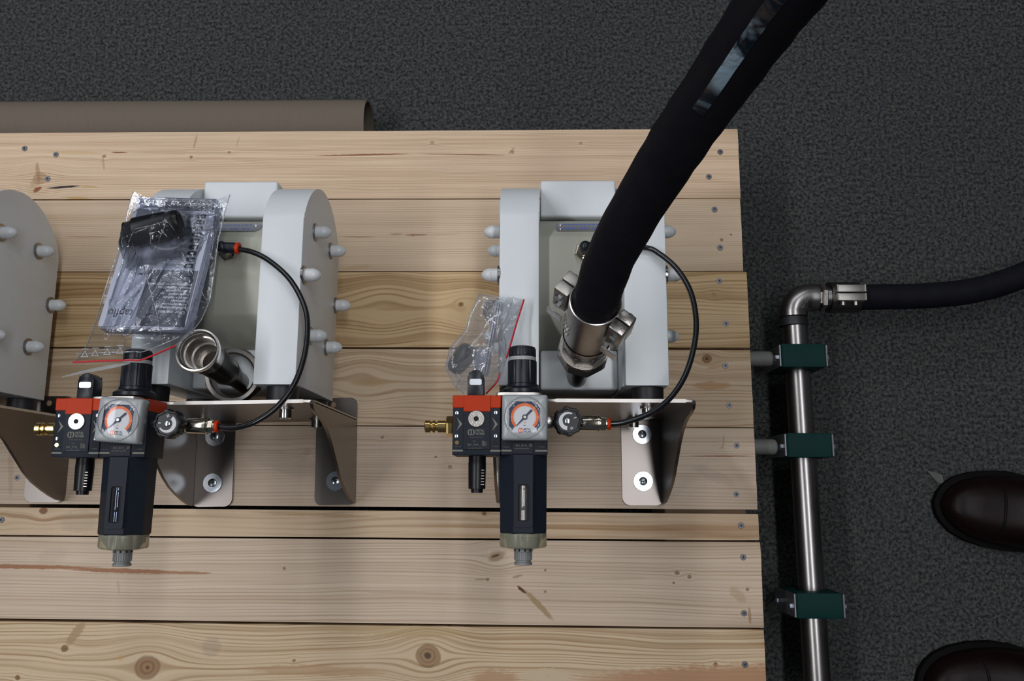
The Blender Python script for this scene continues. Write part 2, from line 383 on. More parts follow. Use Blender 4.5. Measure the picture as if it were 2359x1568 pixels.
# ---------------------------------------------------------------- plank platform
plat = thing('plank_platform', (-300, 130, -144), 'pale pine plank platform carrying the pumps, lying over the dark floor', 'platform')
LI = (0.65, 0.50, 0.355); LG = (0.55, 0.44, 0.33)
DK = (0.36, 0.215, 0.105)
RUST = (0.28, 0.09, 0.02); BLK = (0.018, 0.010, 0.010); REDB = (0.24, 0.09, 0.045); YEL = (0.50, 0.30, 0.06); GRY = (0.22, 0.19, 0.16)
def K(px, py, rpx, push=0.8, dk=1.0):
    p = at(px, py); return (p.x, p.y, rpx / 1.83, push, dk)
def S(px0, py0, px1, py1, wpx, cc, st):
    a = at(px0, py0); b = at(px1, py1); d = b - a
    return ((a.x + b.x) / 2, (a.y + b.y) / 2, d.length / 2, wpx / 1.83 / 2, math.degrees(math.atan2(d.y, d.x)), cc, st)
X0 = -1150
planks = [
 # (y top left, y top right, y bottom left, y bottom right, right end x, z lift, material)
 (486.0, 487.5, 390.0, 389.3, 278.5, 0.0, wood_mat('pine plank one', 1.3, LI, DK, 0.20, 0.30, fine=0.75, warp=3, spread=1.0,
    knots=[K(92, 412, 17, 0.7, 0.45), K(240, 360, 5, .6, .7), K(440, 362, 4, .6, .8), K(528, 351, 4, .6, .7), K(996, 329, 5, .5, .5), K(1338, 329, 4, .5, .5), K(1180, 350, 5, .6, .6)],
    marks=[S(70, 435, 100, 395, 26, (0.42, 0.27, 0.13), .5), S(75, 442, 98, 430, 12, RUST, 1.0), S(84, 370, 90, 425, 12, (0.30, 0.16, 0.07), .6), S(104, 434, 190, 427, 7, BLK, 1.0), S(180, 427, 232, 432, 6, YEL, .6), S(150, 455, 205, 457, 8, YEL, .7),
           S(254, 351, 296, 351, 4, REDB, 1.0), S(290, 351, 560, 352, 7, (0.40, 0.27, 0.15), .45), S(445, 345, 455, 308, 7, (0.33, 0.22, 0.12), .6), S(544, 340, 552, 312, 4, (0.35, 0.24, 0.14), .5),
           S(712, 359, 960, 354, 5, REDB, .95), S(940, 354, 1180, 357, 3, REDB, .9), S(476, 427, 545, 423, 4, BLK, 1.0), S(100, 350, 240, 352, 9, YEL, .35), S(236, 355, 240, 395, 7, (0.34, 0.22, 0.12), .5), S(1170, 356, 1186, 338, 6, (0.33, 0.2, 0.1), .6)])),
 (388.3, 388.0, 288.3, 288.7, 277.8, -0.6, wood_mat('pine plank two', 2.7, (0.57, 0.45, 0.325), (0.38, 0.25, 0.14), 0.16, 0.15, fine=0.7, warp=2,
    knots=[K(1663, 552, 4, .5, .9), K(1684, 540, 3, .5, .9), K(950, 541, 3, .5, .6)],
    marks=[S(780, 545, 870, 545, 4, (0.30, 0.17, 0.07), .7), S(895, 540, 930, 538, 5, (0.30, 0.17, 0.08), .6), S(928, 541, 990, 540, 4, (0.25, 0.09, 0.04), .85), S(140, 545, 260, 545, 5, (0.36, 0.22, 0.12), .5), S(985, 541, 1060, 539, 4, (0.36, 0.24, 0.14), .4), S(780, 620, 860, 612, 14, (0.42, 0.27, 0.10), .4)])),
 (287.0, 287.4, 185.8, 186.6, 281.9, 0.3, wood_mat('pine plank three', 4.1, (0.53, 0.385, 0.215), (0.30, 0.165, 0.055), 0.085, 0.62, fine=0.8, warp=10, spread=.9,
    knots=[K(1062, 701, 6, .9, .9), K(1645, 678, 6, .7, .25), K(1090, 716, 22, 1.1, .0), K(885, 712, 26, .9, .0)],
    marks=[S(150, 700, 380, 705, 12, (0.38, 0.23, 0.08), .4), S(860, 712, 995, 712, 10, (0.40, 0.24, 0.09), .5)])),
 (183.6, 183.4, 84.6, 83.8, 282.0, 0.0, wood_mat('pine plank four', 5.9, (0.55, 0.43, 0.30), (0.36, 0.22, 0.105), 0.075, 0.50, fine=0.8, warp=9, spread=.9,
    knots=[K(1629, 826, 11, 1.0, 1.0), K(915, 905, 4, .4, .0), K(838, 876, 20, .9, .0)],
    marks=[S(1590, 888, 1690, 888, 22, (0.40, 0.215, 0.09), .7), S(1625, 850, 1672, 838, 9, (0.40, 0.25, 0.11), .6), S(800, 882, 905, 880, 22, (0.44, 0.29, 0.13), .5), S(1580, 906, 1730, 906, 5, (0.38, 0.23, 0.11), .5)])),
 (83.0, 82.6, -17.4, -19.0, 282.0, 0.5, wood_mat('pine plank five', 7.2, (0.54, 0.435, 0.335), (0.37, 0.26, 0.165), 0.11, 0.22, fine=0.6, warp=3,
    knots=[K(881, 1007, 4, .5, .7), K(1037, 1075, 5, .5, .7), K(1004, 1052, 3, .4, .8), K(1662, 1030, 4, .4, .2), K(708, 1040, 9, .5, .2)],
    marks=[S(1580, 1050, 1740, 1050, 4, (0.26, 0.11, 0.04), .8), S(1664, 1035, 1668, 1000, 7, (0.40, 0.26, 0.12), .6), S(560, 1040, 760, 1090, 60, GRY, .22), S(1140, 1110, 1400, 1115, 30, GRY, .15), S(1590, 1070, 1700, 1120, 30, GRY, .18), S(25, 1010, 25, 1150, 16, (0.34, 0.21, 0.11), .35)])),
 (-22.0, -24.4, -56.4, -56.0, 282.8, -0.4, wood_mat('pine plank six', 9.4, (0.56, 0.43, 0.29), (0.36, 0.20, 0.085), 0.075, 0.85, fine=0.4, warp=9, spread=.5,
    knots=[K(100, 1175, 9, 1.0, 1.0), K(1115, 1182, 5, .9, 1.0), K(3, 1197, 6, .7, .6)],
    marks=[S(560, 1178, 900, 1192, 10, (0.40, 0.24, 0.11), .5), S(130, 1200, 230, 1200, 60, GRY, .25)])),
 (-58.4, -58.8, -157.4, -160.4, 283.5, 0.2, wood_mat('pine plank seven', 11.8, (0.585, 0.475, 0.365), (0.41, 0.28, 0.175), 0.10, 0.30, fine=0.7, warp=4, spread=.9,
    knots=[K(1143, 1280, 13, .9, .25), K(1560, 1319, 5, .6, .9), K(1588, 1328, 5, .6, .9), K(1552, 1342, 3, .5, .9), K(655, 1309, 4, .5, .8), K(1123, 1334, 4, .5, .9), K(1722, 1357, 4, .5, .8), K(1256, 1313, 3, .4, .8), K(1256, 1362, 3, .4, .8)],
    marks=[S(-120, 1302, 250, 1308, 11, (0.34, 0.155, 0.07), 1.0), S(140, 1310, 440, 1319, 12, (0.34, 0.155, 0.07), 1.0), S(380, 1318, 495, 1320, 7, (0.36, 0.17, 0.08), .9),
           S(1122, 1292, 1168, 1270, 22, (0.33, 0.20, 0.10), .6), S(1130, 1284, 1152, 1276, 6, (0.10, 0.05, 0.02), .9), S(1190, 1348, 1215, 1368, 8, (0.10, 0.03, 0.01), 1.0), S(1205, 1355, 1278, 1432, 15, (0.33, 0.21, 0.09), .8), S(1090, 1334, 1128, 1334, 5, (0.30, 0.19, 0.10), .7),
           S(1178, 1331, 1206, 1323, 6, (0.30, 0.19, 0.10), .7), S(1728, 1440, 1726, 1395, 8, (0.33, 0.18, 0.08), .7), S(740, 1358, 1110, 1370, 7, (0.43, 0.30, 0.19), .5), S(1340, 1333, 1500, 1332, 6, (0.42, 0.29, 0.18), .4), S(1680, 1350, 1720, 1390, 26, (0.42, 0.28, 0.16), .5), S(270, 1330, 276, 1372, 8, (0.44, 0.32, 0.2), .5), S(160, 1270, 80, 1290, 40, GRY, .12)])),
 (-161.0, -163.0, -262.0, -264.0, 283.2, -0.2, wood_mat('pine plank eight', 13.3, (0.575, 0.45, 0.30), (0.37, 0.225, 0.10), 0.10, 0.60, fine=0.9, warp=9, spread=.8,
    knots=[K(340, 1538, 28, 1.0, .8), K(985, 1510, 25, 1.05, .8), K(149, 1493, 8, .7, 1.0), K(1262, 1555, 4, 1.3, 1.0), K(1649, 1530, 5, .7, 1.0), K(40, 1560, 6, .6, 1.0), K(677, 1521, 4, .6, .8)],
    marks=[S(150, 1490, 198, 1428, 24, (0.36, 0.24, 0.12), .8), S(1190, 1556, 1330, 1556, 34, (0.58, 0.45, 0.30), .9), S(1300, 1572, 2100, 1562, 74, (0.42, 0.22, 0.11), .9), S(1080, 1565, 1200, 1568, 50, (0.44, 0.25, 0.13), .8), S(555, 1540, 905, 1548, 26, (0.42, 0.25, 0.13), .65),
           S(465, 1480, 510, 1500, 50, GRY, .28), S(700, 1445, 1120, 1458, 30, (0.42, 0.29, 0.12), .4), S(275, 1508, 282, 1522, 16, YEL, .4)])),
]
for (tl, tr, bl, br, xr, lift, m) in planks:
    b = MB()
    n = 24; xs = [X0 + (xr - X0) * i / n for i in range(n + 1)]
    top = []; bot = []
    for i, x in enumerate(xs):
        f_ = (x + 700) / (xr + 700)
        w1 = 0.25 * noise.noise(Vector((x * 0.01, tl, 0))); w2 = 0.25 * noise.noise(Vector((x * 0.01, bl, 5)))
        top.append((x, tl + (tr - tl) * f_ + w1)); bot.append((x, bl + (br - bl) * f_ + w2))
    end = [(xr + 0.5 * noise.noise(Vector((q * 3.3, tl, 1))), br + (tr - br) * q / 8) for q in range(1, 8)]
    b.prism(bot + end + top[::-1], -21, lift, 'z', bev=0.5, seg=1)
    pk = b.build('plank', m, plat, sharp=50)
# screws in the planks
def wood_screw(p, parent, tilt=0):
    b = MB()
    b.lathe((p.x, p.y, 0.25), (0, 0, 1), [(-12, 0), (-12, 1.3), (-3, 1.5), (0, 3.9), (0.5, 3.7), (0.55, 0)], 14)
    o = b.build('screw', M['screw'], parent)
    c = MB()
    for a in (0, PI / 2):
        Mx = Matrix.Translation((p.x, p.y, 0.85)) @ Matrix.Rotation(a + tilt, 4, 'Z')
        c.box(-1.9, 1.9, -0.35, 0.35, -0.25, 0.08, M=Mx)
    c.build('cross_recess', M['hole'], o)
for i, (px, py) in enumerate([(1659, 350), (1633, 407), (1646, 482), (1659, 570), (1657, 647), (1672, 745), (1671, 842), (1680, 933), (1697, 1026), (1696, 1138), (1707, 1210), (1712, 1283), (1714, 1412), (1716, 1530),
                              (57, 342), (129, 356), (110, 412), (3, 1197), (28, 1035), (40, 1100)]):
    wood_screw(at(px, py, 0), plat, i * 0.7)
for xb in (-1080, -705, 222):
    b = MB(); b.box(xb - 52, xb + 52, -262, 484, -144, -21.2, 2, 1); b.build('batten', M['batten'], plat)

# ---------------------------------------------------------------- cardboard tube on the floor
ct = thing('cardboard_tube', (-245, 535, -144), 'brown cardboard tube lying on the floor behind the platform', 'tube')
b = MB(); yc = 536; zc = -144 + 42
b.lathe((-1300, yc, zc), (1, 0, 0), [(0, 37), (0, 42), (1055, 42), (1055, 38.5)], 48)
b.build('tube_wall', M['card'], ct)
b = MB(); b.lathe((-1300, yc, zc), (1, 0, 0), [(0, 37), (1054.6, 38.5), (1055, 38.5)], 48); b.build('inner_wall', M['cardin'], ct)

# ---------------------------------------------------------------- bracket (made for the right hand pump)
def make_bracket():
    r = thing('mounting_bracket', (61, 94, 0), '', 'bracket')
    xl, xr = -44.0, 166.0; T = 3.6
    # shelf: level in y, reaches up in z, with a tongue for the regulator
    P = [(xl + 2, 3.8), (xr - 2, 3.8), (xr, 6), (xr, 217), (xr - 3, 224), (xr - 10, 226), (24, 226), (18, 227.5), (12, 234), (7, 262)]
    P += [(9, 276), (6.5, 281), (2, 283), (-28, 283), (-32.5, 281), (-34.5, 276), (-35.5, 250), (-38, 236), (xl + 1, 226), (xl, 220), (xl, 6)]
    b = MB(); b.prism(P, 94.5 - T, 94.5, 'y', bev=0.5, seg=1); so_ = b.build('shelf', [M['steel'], M['edge']], r)
    for pf in so_.data.polygons:
        if abs(pf.normal.y) < 0.5: pf.material_index = 1
    # gussets
    prof = [(94.2, 3.8), (94.2, 219), (93, 224), (89.5, 226), (85, 221), (81, 206), (79, 190), (74, 172), (66, 154), (56, 138), (45, 124), (33, 109), (21, 94), (10, 76), (1, 55), (-6, 36), (-11, 20), (-13, 3.8)]
    for gx in (xl, xr - T):
        b = MB(); b.prism(prof, gx, gx + T, 'x', bev=0.5, seg=1)
        b.build('gusset', M['steel'], r)
    # folded flanges lying on the planks
    for (fx0, fx1, s_) in ((xl + 0.4, xl + 52.5, 1), (xr - 52.5, xr - 0.4, -1)):
        poly = rrect(fx0, fx1, -14.5, 121, 9)
        hx = (fx0 + fx1) / 2 + s_ * 2; b = MB()
        b.prism(poly, 0.75, 3.6, 'z', bev=0.4, seg=1)
        b.build('flange', M['steel'], r)
        h = MB(); h.cyl((hx + s_ * 3, 112, 3.55), (hx + s_ * 3, 112, 3.75), 3.6); h.build('hole', M['batten'], r)
        cx = 139.8 if s_ < 0 else -17.0
        for cy in (74, 15.3):
            wsh = MB(); wsh.lathe((cx, cy, 3.6), (0, 0, 1), [(0, 0), (0, 12), (0.3, 12.2), (1.3, 12.2), (1.6, 11.9), (1.6, 0)], 40)
            wo = wsh.build('washer', M['zinc'], r)
            sw = MB(); sw.lathe((cx, cy, 5.2), (0, 0, 1), [(0, 0), (0, 5.4), (1.0, 5.2), (1.4, 4.6), (1.5, 0)], 24)
            so = sw.build('screw_head', M['zinc'], wo)
            cr = MB()
            for a in (0.5, 0.5 + PI / 2):
                cr.box(-3.0, 3.0, -0.55, 0.55, 0, 0.2, M=Matrix.Translation((cx, cy, 6.6)) @ Matrix.Rotation(a + cy, 4, 'Z'))
            cr.build('cross_recess', M['hole'], wo)
    # socket screws under the shelf, holding the pump feet
    for (bx, bz) in ((124, 178), (124, 45), (-18, 178), (-18, 45)):
        s1 = MB(); s1.cyl((bx, 90.9, bz), (bx, 89.2, bz), 8.5, seg=28)
        w_ = s1.build('flat_washer', M['cast'], r)
        s2 = MB(); s2.lathe((bx, 89.2, bz), (0, -1, 0), [(0, 0), (0, 6.3), (0.2, 6.5), (9.2, 6.5), (10, 5.9), (10, 3.2), (5, 3.2), (5, 0)], 28)
        s2.build('socket_screw', M['polish'], w_)
    return r
br_R = make_bracket()
tag(br_R, 'bent steel bracket under the right pump, its right foot fully in view', 'bracket', 'steel pump brackets')
br_L = copy_tree(br_R); br_L.location.x -= 0.390; br_L.location.y -= 0.0035; br_L.rotation_euler.z = math.radians(1.2)
tag(br_L, 'bent steel bracket under the pump with the bagged manuals', 'bracket', 'steel pump brackets')
br_F = copy_tree(br_R); br_F.location.x -= 0.761; br_F.location.y -= 0.0015; br_F.rotation_euler.z = math.radians(0.4)
tag(br_F, 'bent steel bracket cut off by the left edge of the photo', 'bracket', 'steel pump brackets')

# ---------------------------------------------------------------- pump
def tombstone():
    P = [(111.5, 31), (111.5, 201)]
    cy, cz, R = 263, 116, 91
    a0 = math.asin(85 / 91)
    for k in range(29):
        a = a0 - 2 * a0 * k / 28
        P.append((cy + R * math.cos(a), cz + R * math.sin(a)))
    return P
def make_pump():
    r = thing('diaphragm_pump', (54, 112, 31), '', 'pump')
    for (x0, x1, s_) in ((-35.5, 7.6, -1), (98.2, 144, 1)):
        b = MB(); b.prism(tombstone(), x0, x1, 'x', bev=1.6, seg=2)
        sp = b.build('side_plate', M['pe'], r, sharp=25)
        xo = x0 if s_ < 0 else x1
        for k in range(6):
            a = k * PI / 3; y = 233 + 70 * math.sin(a); z = 116 + 76 * math.cos(a)
            w_ = MB(); w_.lathe((xo, y, z), (s_, 0, 0), [(-1, 0), (-1, 10.4), (1.6, 10.4), (1.8, 10.1), (1.8, 0)], 24)
            wo = w_.build('washer', M['pipe'], r)
            c_ = MB(); c_.lathe((xo + s_ * 1.6, y, z), (s_, 0, 0), [(0, 0), (0, 7.3), (7.0, 7.1), (7.3, 7.5), (9.5, 7.4), (13, 6.4), (16, 4.4), (17.8, 2.0), (18.3, 0)], 24)
            c_.build('cap_nut', M['cap'], wo)
    # centre body between the plates
    P = []
    a0 = math.asin(68 / 80)
    for s_ in (1, -1):
        for k in range(33):
            a = (a0 - 2 * a0 * k / 32) if s_ > 0 else (PI + a0 - 2 * a0 * k / 32)
            P.append((235 + 80 * math.cos(a), 116 + 80 * math.sin(a)))
    P = [(y_, z_) for y_, z_ in P][:33] + [(235 - 80 * math.cos(a0 - 2 * a0 * k / 32), 116 - 80 * math.sin(a0 - 2 * a0 * k / 32)) for k in range(33)]
    b = MB(); b.prism(P, 6.0, 100.0, 'x'); b.build('centre_body', M['body'], r, sharp=40)
    for (y0, y1, z0, z1) in ((313, 357.5, 66, 150), (113.5, 158.5, 66, 143)):
        b = MB(); b.box(9.5, 96.5, y0, y1, z0, z1, 3, 3); b.build('manifold_block', M['pe'], r)
    # joint rib between bottom block and the right plate
    b = MB(); b.box(96.6, 98.6, 112, 175, 50, 186, .6, 1); b.build('gasket_rib', M['pe'], r)
    # name plate, tangent to the body top
    nrm = Vector((0, 58, 55)).normalized(); tg = Vector((0, nrm.z, -nrm.y))
    c0 = Vector((54, 235, 116)) + nrm * 80.3
    Mx = Matrix(((1, 0, 0, c0.x), (0, tg.y * -1, nrm.y, c0.y), (0, tg.z * -1, nrm.z, c0.z), (0, 0, 0, 1)))
    Mx = Matrix(((1, 0, 0, c0.x), (0, -nrm.z, nrm.y, c0.y), (0, nrm.y, nrm.z, c0.z), (0, 0, 0, 1)))
    b = MB(); b.prism([(-26, -9), (30, -9), (33, -7), (33, 4), (28, 9), (-26, 9), (-27.5, 7), (-27.5, -7)], 0, 1.0, 'z', M=Mx)
    npl = b.build('name_plate', M['plate'], r)
    b = MB()
    for q in ((-22, -5), (26, -5), (-22, 5)): b.cyl(Mx @ Vector((q[0], q[1], 1)), Mx @ Vector((q[0], q[1], 1.7)), 1.6, seg=10)
    b.build('rivets', M['polish'], npl)
    b = MB()
    for k in range(9): 
        xx = -19 + k * 4.6
        if k not in (3, 6): b.box(xx, xx + 3.4, 3.2, 5.6, 1.0, 1.12, M=Mx)
        b.box(xx, xx + 3.6, -6.6, -5.4, 1.0, 1.12, M=Mx)
    b.build('blue_print', M['blue'], npl)
    # feet
    for (fx, fz) in ((124, 178), (124, 45), (-18, 178), (-18, 45)):
        b = MB(); b.cyl((fx, 94.6, fz), (fx, 111.6, fz), 17, seg=32, bev=.8); b.build('foot', M['foot'], r)
    # air fitting on the front of the body
    fx, fy = 57, 261
    b = MB()
    b.lathe((fx, fy, 178), (0, 0, 1), [(0, 0), (0, 10.8), (10, 10.8), (10.8, 10.0), (10.8, 8.0), (13, 8.0), (13.5, 7.4), (17.5, 7.4), (18, 6.5), (20, 6.5)], 6, up=(1, .3, 0))
    b.lathe((fx, fy, 190), (0, 0, 1), [(0, 6.8), (8, 6.8), (9, 6.0), (10, 5)], 24)
    b.build('nickel_thread', M['nickel'], r)
    b = MB(); b.lathe((fx, fy, 196), (0, 0, 1), [(0, 6), (0, 6.2), (10, 6.2), (13, 5.4), (15, 3), (15.6, 0)], 20)
    b.lathe((fx - 4, fy, 204), (1, -0.06, 0), [(0, 0), (1.5, 4), (4, 6.0), (18, 6.2), (19, 5.8), (19, 0)], 24)
    b.build('push_in_elbow', M['navy2'], r)
    b = MB(); b.lathe((fx + 15, fy - 1.2, 204), (1, -0.06, 0), [(0, 4.8), (0, 5.9), (1.2, 6.3), (3.6, 6.3), (4.4, 5.4), (4.4, 3.0)], 24)
    b.build('release_ring', M['orange'], r)
    return r
pump_R = make_pump()
tag(pump_R, 'white pump with the thick black hose clamped to its front', 'pump', 'white diaphragm pumps')
pump_L = copy_tree(pump_R); pump_L.location.x -= 0.394
tag(pump_L, 'white pump with an open polished inlet and a bag of manuals on top', 'pump', 'white diaphragm pumps')
pump_F = copy_tree(pump_R); pump_F.location.x -= 0.761
for c in list(pump_F.children):
    if c.name.startswith(('push_in', 'release', 'nickel')): bpy.data.objects.remove(c)
tag(pump_F, 'white pump cut off by the left edge of the photo, only its right plate showing', 'pump', 'white diaphragm pumps')
bpy.context.view_layer.update()

# inlet nozzles (parts of the two pumps in view)
def nozzle(parent, base, tip, tight, zoff=None):
    p0 = Vector(base); d = (Vector(tip) - p0).normalized(); L = (Vector(tip) - p0).length
    b = MB()
    b.lathe(p0 - d * 12, d, [(0, 0), (0, 9.8), (34, 10.2), (44, 12.5), (52, 13.2), (58, 15.5), (66, 15.8), (L - 12, 17)] if not tight else [(0, 0), (0, 10.5), (40, 10.8), (90, 14)], 32)
    b.build('inlet_pipe', M['cast2'], parent)
    return p0, d, L
M['cast2'] = mat('dark threaded steel', (0.16, 0.155, 0.15), 0.3, 1.0, var=0.15, scale=200)
# children meshes are stored relative to the pump's base: give the copied roots their own base
for o_, dx in ((pump_L, -394.0), (pump_F, -761.0)): o_['_b'] = (54.0 + dx, 112.0, 31.0)
p0, d, L = nozzle(pump_L, (-329, 121, 140), (-334.5, 138.5, 258), False)
b = MB(); b.lathe(p0, d, [(L - 26, 16), (L - 24, 18.5), (L - 20, 19), (L - 8, 19.5), (L - 6, 22.2), (L - 1.5, 22.6), (L, 22), (L + .2, 20.6), (L - 1.5, 19.4), (L - 3, 19.2), (L - 4, 18.4)], 56)
b.build('polished_rim', M['polish'], pump_L)
b = MB(); b.lathe(p0, d, [(L - 3, 18.8), (L - 10, 18.2), (L - 10.5, 16.5), (L - 24, 16.2), (L - 24.5, 14.2), (L - 40, 14), (L - 40.3, 11.2), (L - 60, 10.8), (L - 75, 10.8), (L - 75, 0)], 48)
b.build('bore', M['cast'], pump_L)
# loose union nut: octagonal outside, round inside
def oct_nut(p, ax, R, r, h, name, parent, m, ph=0.2):
    p = Vector(p); ax = Vector(ax).normalized(); u = ax.orthogonal().normalized(); v = ax.cross(u)
    b = MB(); n = 48; rings = []
    def outer(k, f_):
        a = 2 * PI * k / n; q = ((a - ph) % (PI / 4)) - PI / 8
        return R * f_ * math.cos(PI / 8) / math.cos(q)
    spec = [(0, lambda k: outer(k, .94)), (1.5, lambda k: outer(k, 1)), (h - 2, lambda k: outer(k, 1)), (h, lambda k: min(outer(k, 1), R * .93)), (h, lambda k: r + 2.2), (h - 2.5, lambda k: r), (0, lambda k: r)]
    for t_, fn in spec: rings.append([p + ax * t_ + (u * math.cos(2 * PI * k / n) + v * math.sin(2 * PI * k / n)) * fn(k) for k in range(n)])
    rings.append(rings[0]); V = b.grid(rings, closed=True)
    bmesh.ops.remove_doubles(b.bm, verts=b.bm.verts, dist=0.001)
    return b.build(name, m, parent, sharp=28)
oct_nut((-333, 127, 144.5), (0.05, -0.03, 1), 32, 23.5, 18, 'union_nut', pump_L, M['cast'], .35)
p0, d, L = nozzle(pump_R, (50.4, 126.5, 141), (54.0, 151.7, 262), True)
dR = d.copy()
oct_nut(p0 + d * 78, d, 27.5, 15, 20, 'union_nut', pump_R, M['cast'], .1)
b = MB(); b.lathe(p0 + d * 62, d, [(0, 0), (0, 14), (16, 24), (17, 24)], 8)
b.lathe(p0 + d * 97, d, [(0, 0), (0, 23.5), (1.5, 24.2), (13, 24.2), (15, 22.5), (15, 0)], 8, 0.3)
b.lathe(p0 + d * 110, d, [(0, 22), (6, 22.4), (16, 22.4)], 32)
b.build('hex_body', M['cast'], pump_R, sharp=20)

# ---------------------------------------------------------------- thick black hose with its clamp
hose = thing('suction_hose', (56, 165, 340), 'thick black rubber hose rising from the right pump to the top of the photo', 'hose')
raw = [(55.6, 162, 312), (57, 169, 346), at(1404, 598, 398), at(1455, 500, 447), at(1516, 400, 490), at(1580, 300, 535), at(1650, 200, 580), at(1719, 100, 622), at(1791, 0, 660), at(1868, -100, 695), (160, 282, 760), (200, 310, 850), (260, 350, 960), (370, 425, 1080), (520, 520, 1220)]
cl = catmull(raw, 8)
rad = [20.6 + 0.9 * noise.noise(Vector((i * 0.33, 2.2, 0))) for i in range(len(cl))]
b = MB(); b.tube(cl, 20.6, 40, rad); b.build('hose_body', M['rubber'], hose)
# clear tape strip on the side of the hose that faces the camera, lamp glints in its colour
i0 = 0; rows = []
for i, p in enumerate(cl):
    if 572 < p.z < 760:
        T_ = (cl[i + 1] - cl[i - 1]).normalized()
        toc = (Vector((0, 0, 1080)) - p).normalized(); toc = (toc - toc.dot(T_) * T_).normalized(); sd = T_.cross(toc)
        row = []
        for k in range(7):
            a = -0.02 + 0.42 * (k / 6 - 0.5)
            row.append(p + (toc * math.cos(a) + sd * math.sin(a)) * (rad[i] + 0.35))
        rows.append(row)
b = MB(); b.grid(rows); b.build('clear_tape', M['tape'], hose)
# clamp
wv = Vector((0.03, 0.208, 1)).normalized(); c0 = Vector((54.5, 153.2, 268))
lv = Vector((math.cos(math.radians(-39)), math.sin(math.radians(-39)), 0)); lv = (lv - lv.dot(wv) * wv).normalized(); mv = wv.cross(lv)
MC = Matrix((lv, mv, wv)).transposed().to_4x4(); MC.translation = c0
def half(sgn):
    n = 20; o_, i_ = [], []
    for k in range(n + 1):
        a = sgn * (0.035 + (PI - 0.07) * k / n)
        o_.append((23.8 * math.cos(a), 23.8 * math.sin(a))); i_.append((21.3 * math.cos(a), 21.3 * math.sin(a)))
    b = MB(); b.prism(o_ + i_[::-1], 0, 76, 'z', bev=.7, seg=2, M=MC)
    return b.build('clamp_shell', M['cast'], hose)
for sgn in (1, -1):
    sh = half(sgn)
    for side in (1, -1):
        m0, m1 = (0.5, 11.5) if sgn > 0 else (-11.5, -0.5)
        x0, x1 = (23, 38) if side > 0 else (-38, -23)
        b = MB(); b.box(x0, x1, m0, m1, 40, 75, 1.3, 2, M=MC)
        lo = b.build('clamp_lug', M['lug'] if side < 0 else M['cast'], sh)
        xx = side * 31
        for zz in (49, 65):
            b = MB(); b.lathe(MC @ Vector((xx, m1 if sgn > 0 else m0, zz)), mv * sgn, [(0, 0), (0, 3.6), (3, 3.6), (3, 0)], 6)
            b.build('clamp_bolt', M['zinc'], sh)
        if sgn < 0:
            b = MB(); b.box(min(side * 23, side * 40), max(side * 23, side * 40), -16.4, -15.4, 26, 38, .3, 1, M=MC)
            b.build('claw', M['polish'], sh)
b = MB(); b.lathe(MC @ Vector((0, 0, 0)), -wv, [(-2, 24.6), (0, 25), (6, 24), (14, 20)], 40); b.build('clamp_collar', M['cast'], hose)
b = MB(); rp = [MC @ Vector((22.6 * math.cos(2 * PI * q / 48), 22.6 * math.sin(2 * PI * q / 48), 76.2)) for q in range(49)]; b.tube(rp, 1.15, 8); b.build('rim', M['polish'], hose)
# embossed marks on the shell
b = MB()
for row_ in range(2):
    for k in range(5):
        a = math.radians(-118 - 9 * k); zc_ = 34 - row_ * 12
        Mx = MC @ Matrix.Rotation(a, 4, 'Z') @ Matrix.Translation((24.6, 0, zc_))
        b.box(-.2, .5, -1.1, 1.1, -2.2, 2.2, M=Mx)
b.build('embossed_marks', M['polish'], hose)

# ---------------------------------------------------------------- lettering
def text_mesh(txt, size, align='LEFT', bold=False, squeeze=1.0):
    cu = bpy.data.curves.new('t', 'FONT'); cu.body = txt; cu.size = size; cu.align_x = align; cu.align_y = 'CENTER'
    cu.resolution_u = 2; cu.fill_mode = 'FRONT'
    if bold: cu.offset = size * 0.02
    o = bpy.data.objects.new('t', cu); col.objects.link(o)
    dg = bpy.context.evaluated_depsgraph_get(); me = bpy.data.meshes.new_from_object(o.evaluated_get(dg))
    bpy.data.objects.remove(o); bpy.data.curves.remove(cu)
    return me
def add_text(b, txt, size, Mx, align='CENTER', bold=False, sx=1.0):
    me = text_mesh(txt, size, align, bold)
    n0 = len(b.bm.verts); b.bm.from_mesh(me); b.bm.verts.ensure_lookup_table()
    for v in b.bm.verts[n0:]: v.co = Mx @ Vector((v.co.x * sx, v.co.y, 0))
    bpy.data.meshes.remove(me)
def Tz(x, y, z, rot=0.0): return Matrix.Translation((x, y, z)) @ Matrix.Rotation(math.radians(rot), 4, 'Z')

def logo(b, x, y, z, r, rot=0):
    """ring cut by a bar"""
    Mx = Tz(x, y, z, rot)
    for s_ in (0, PI):
        o_ = []; i_ = []
        for k in range(13):
            a = s_ + math.radians(-72 + 144 * k / 12)
            o_.append((r * math.cos(a), r * math.sin(a))); i_.append((r * .68 * math.cos(a) , r * .72 * math.sin(a)))
        b.prism(o_ + i_[::-1], 0, 0.05, 'z', M=Mx)
    for sgn in (1, -1):
        b.prism([(-r * .62, sgn * r * .82), (r * .62, sgn * r * .82), (r * .14, sgn * r * .55), (r * .14, 0), (-r * .14, 0), (-r * .14, sgn * r * .55)], 0, 0.05, 'z', M=Mx)

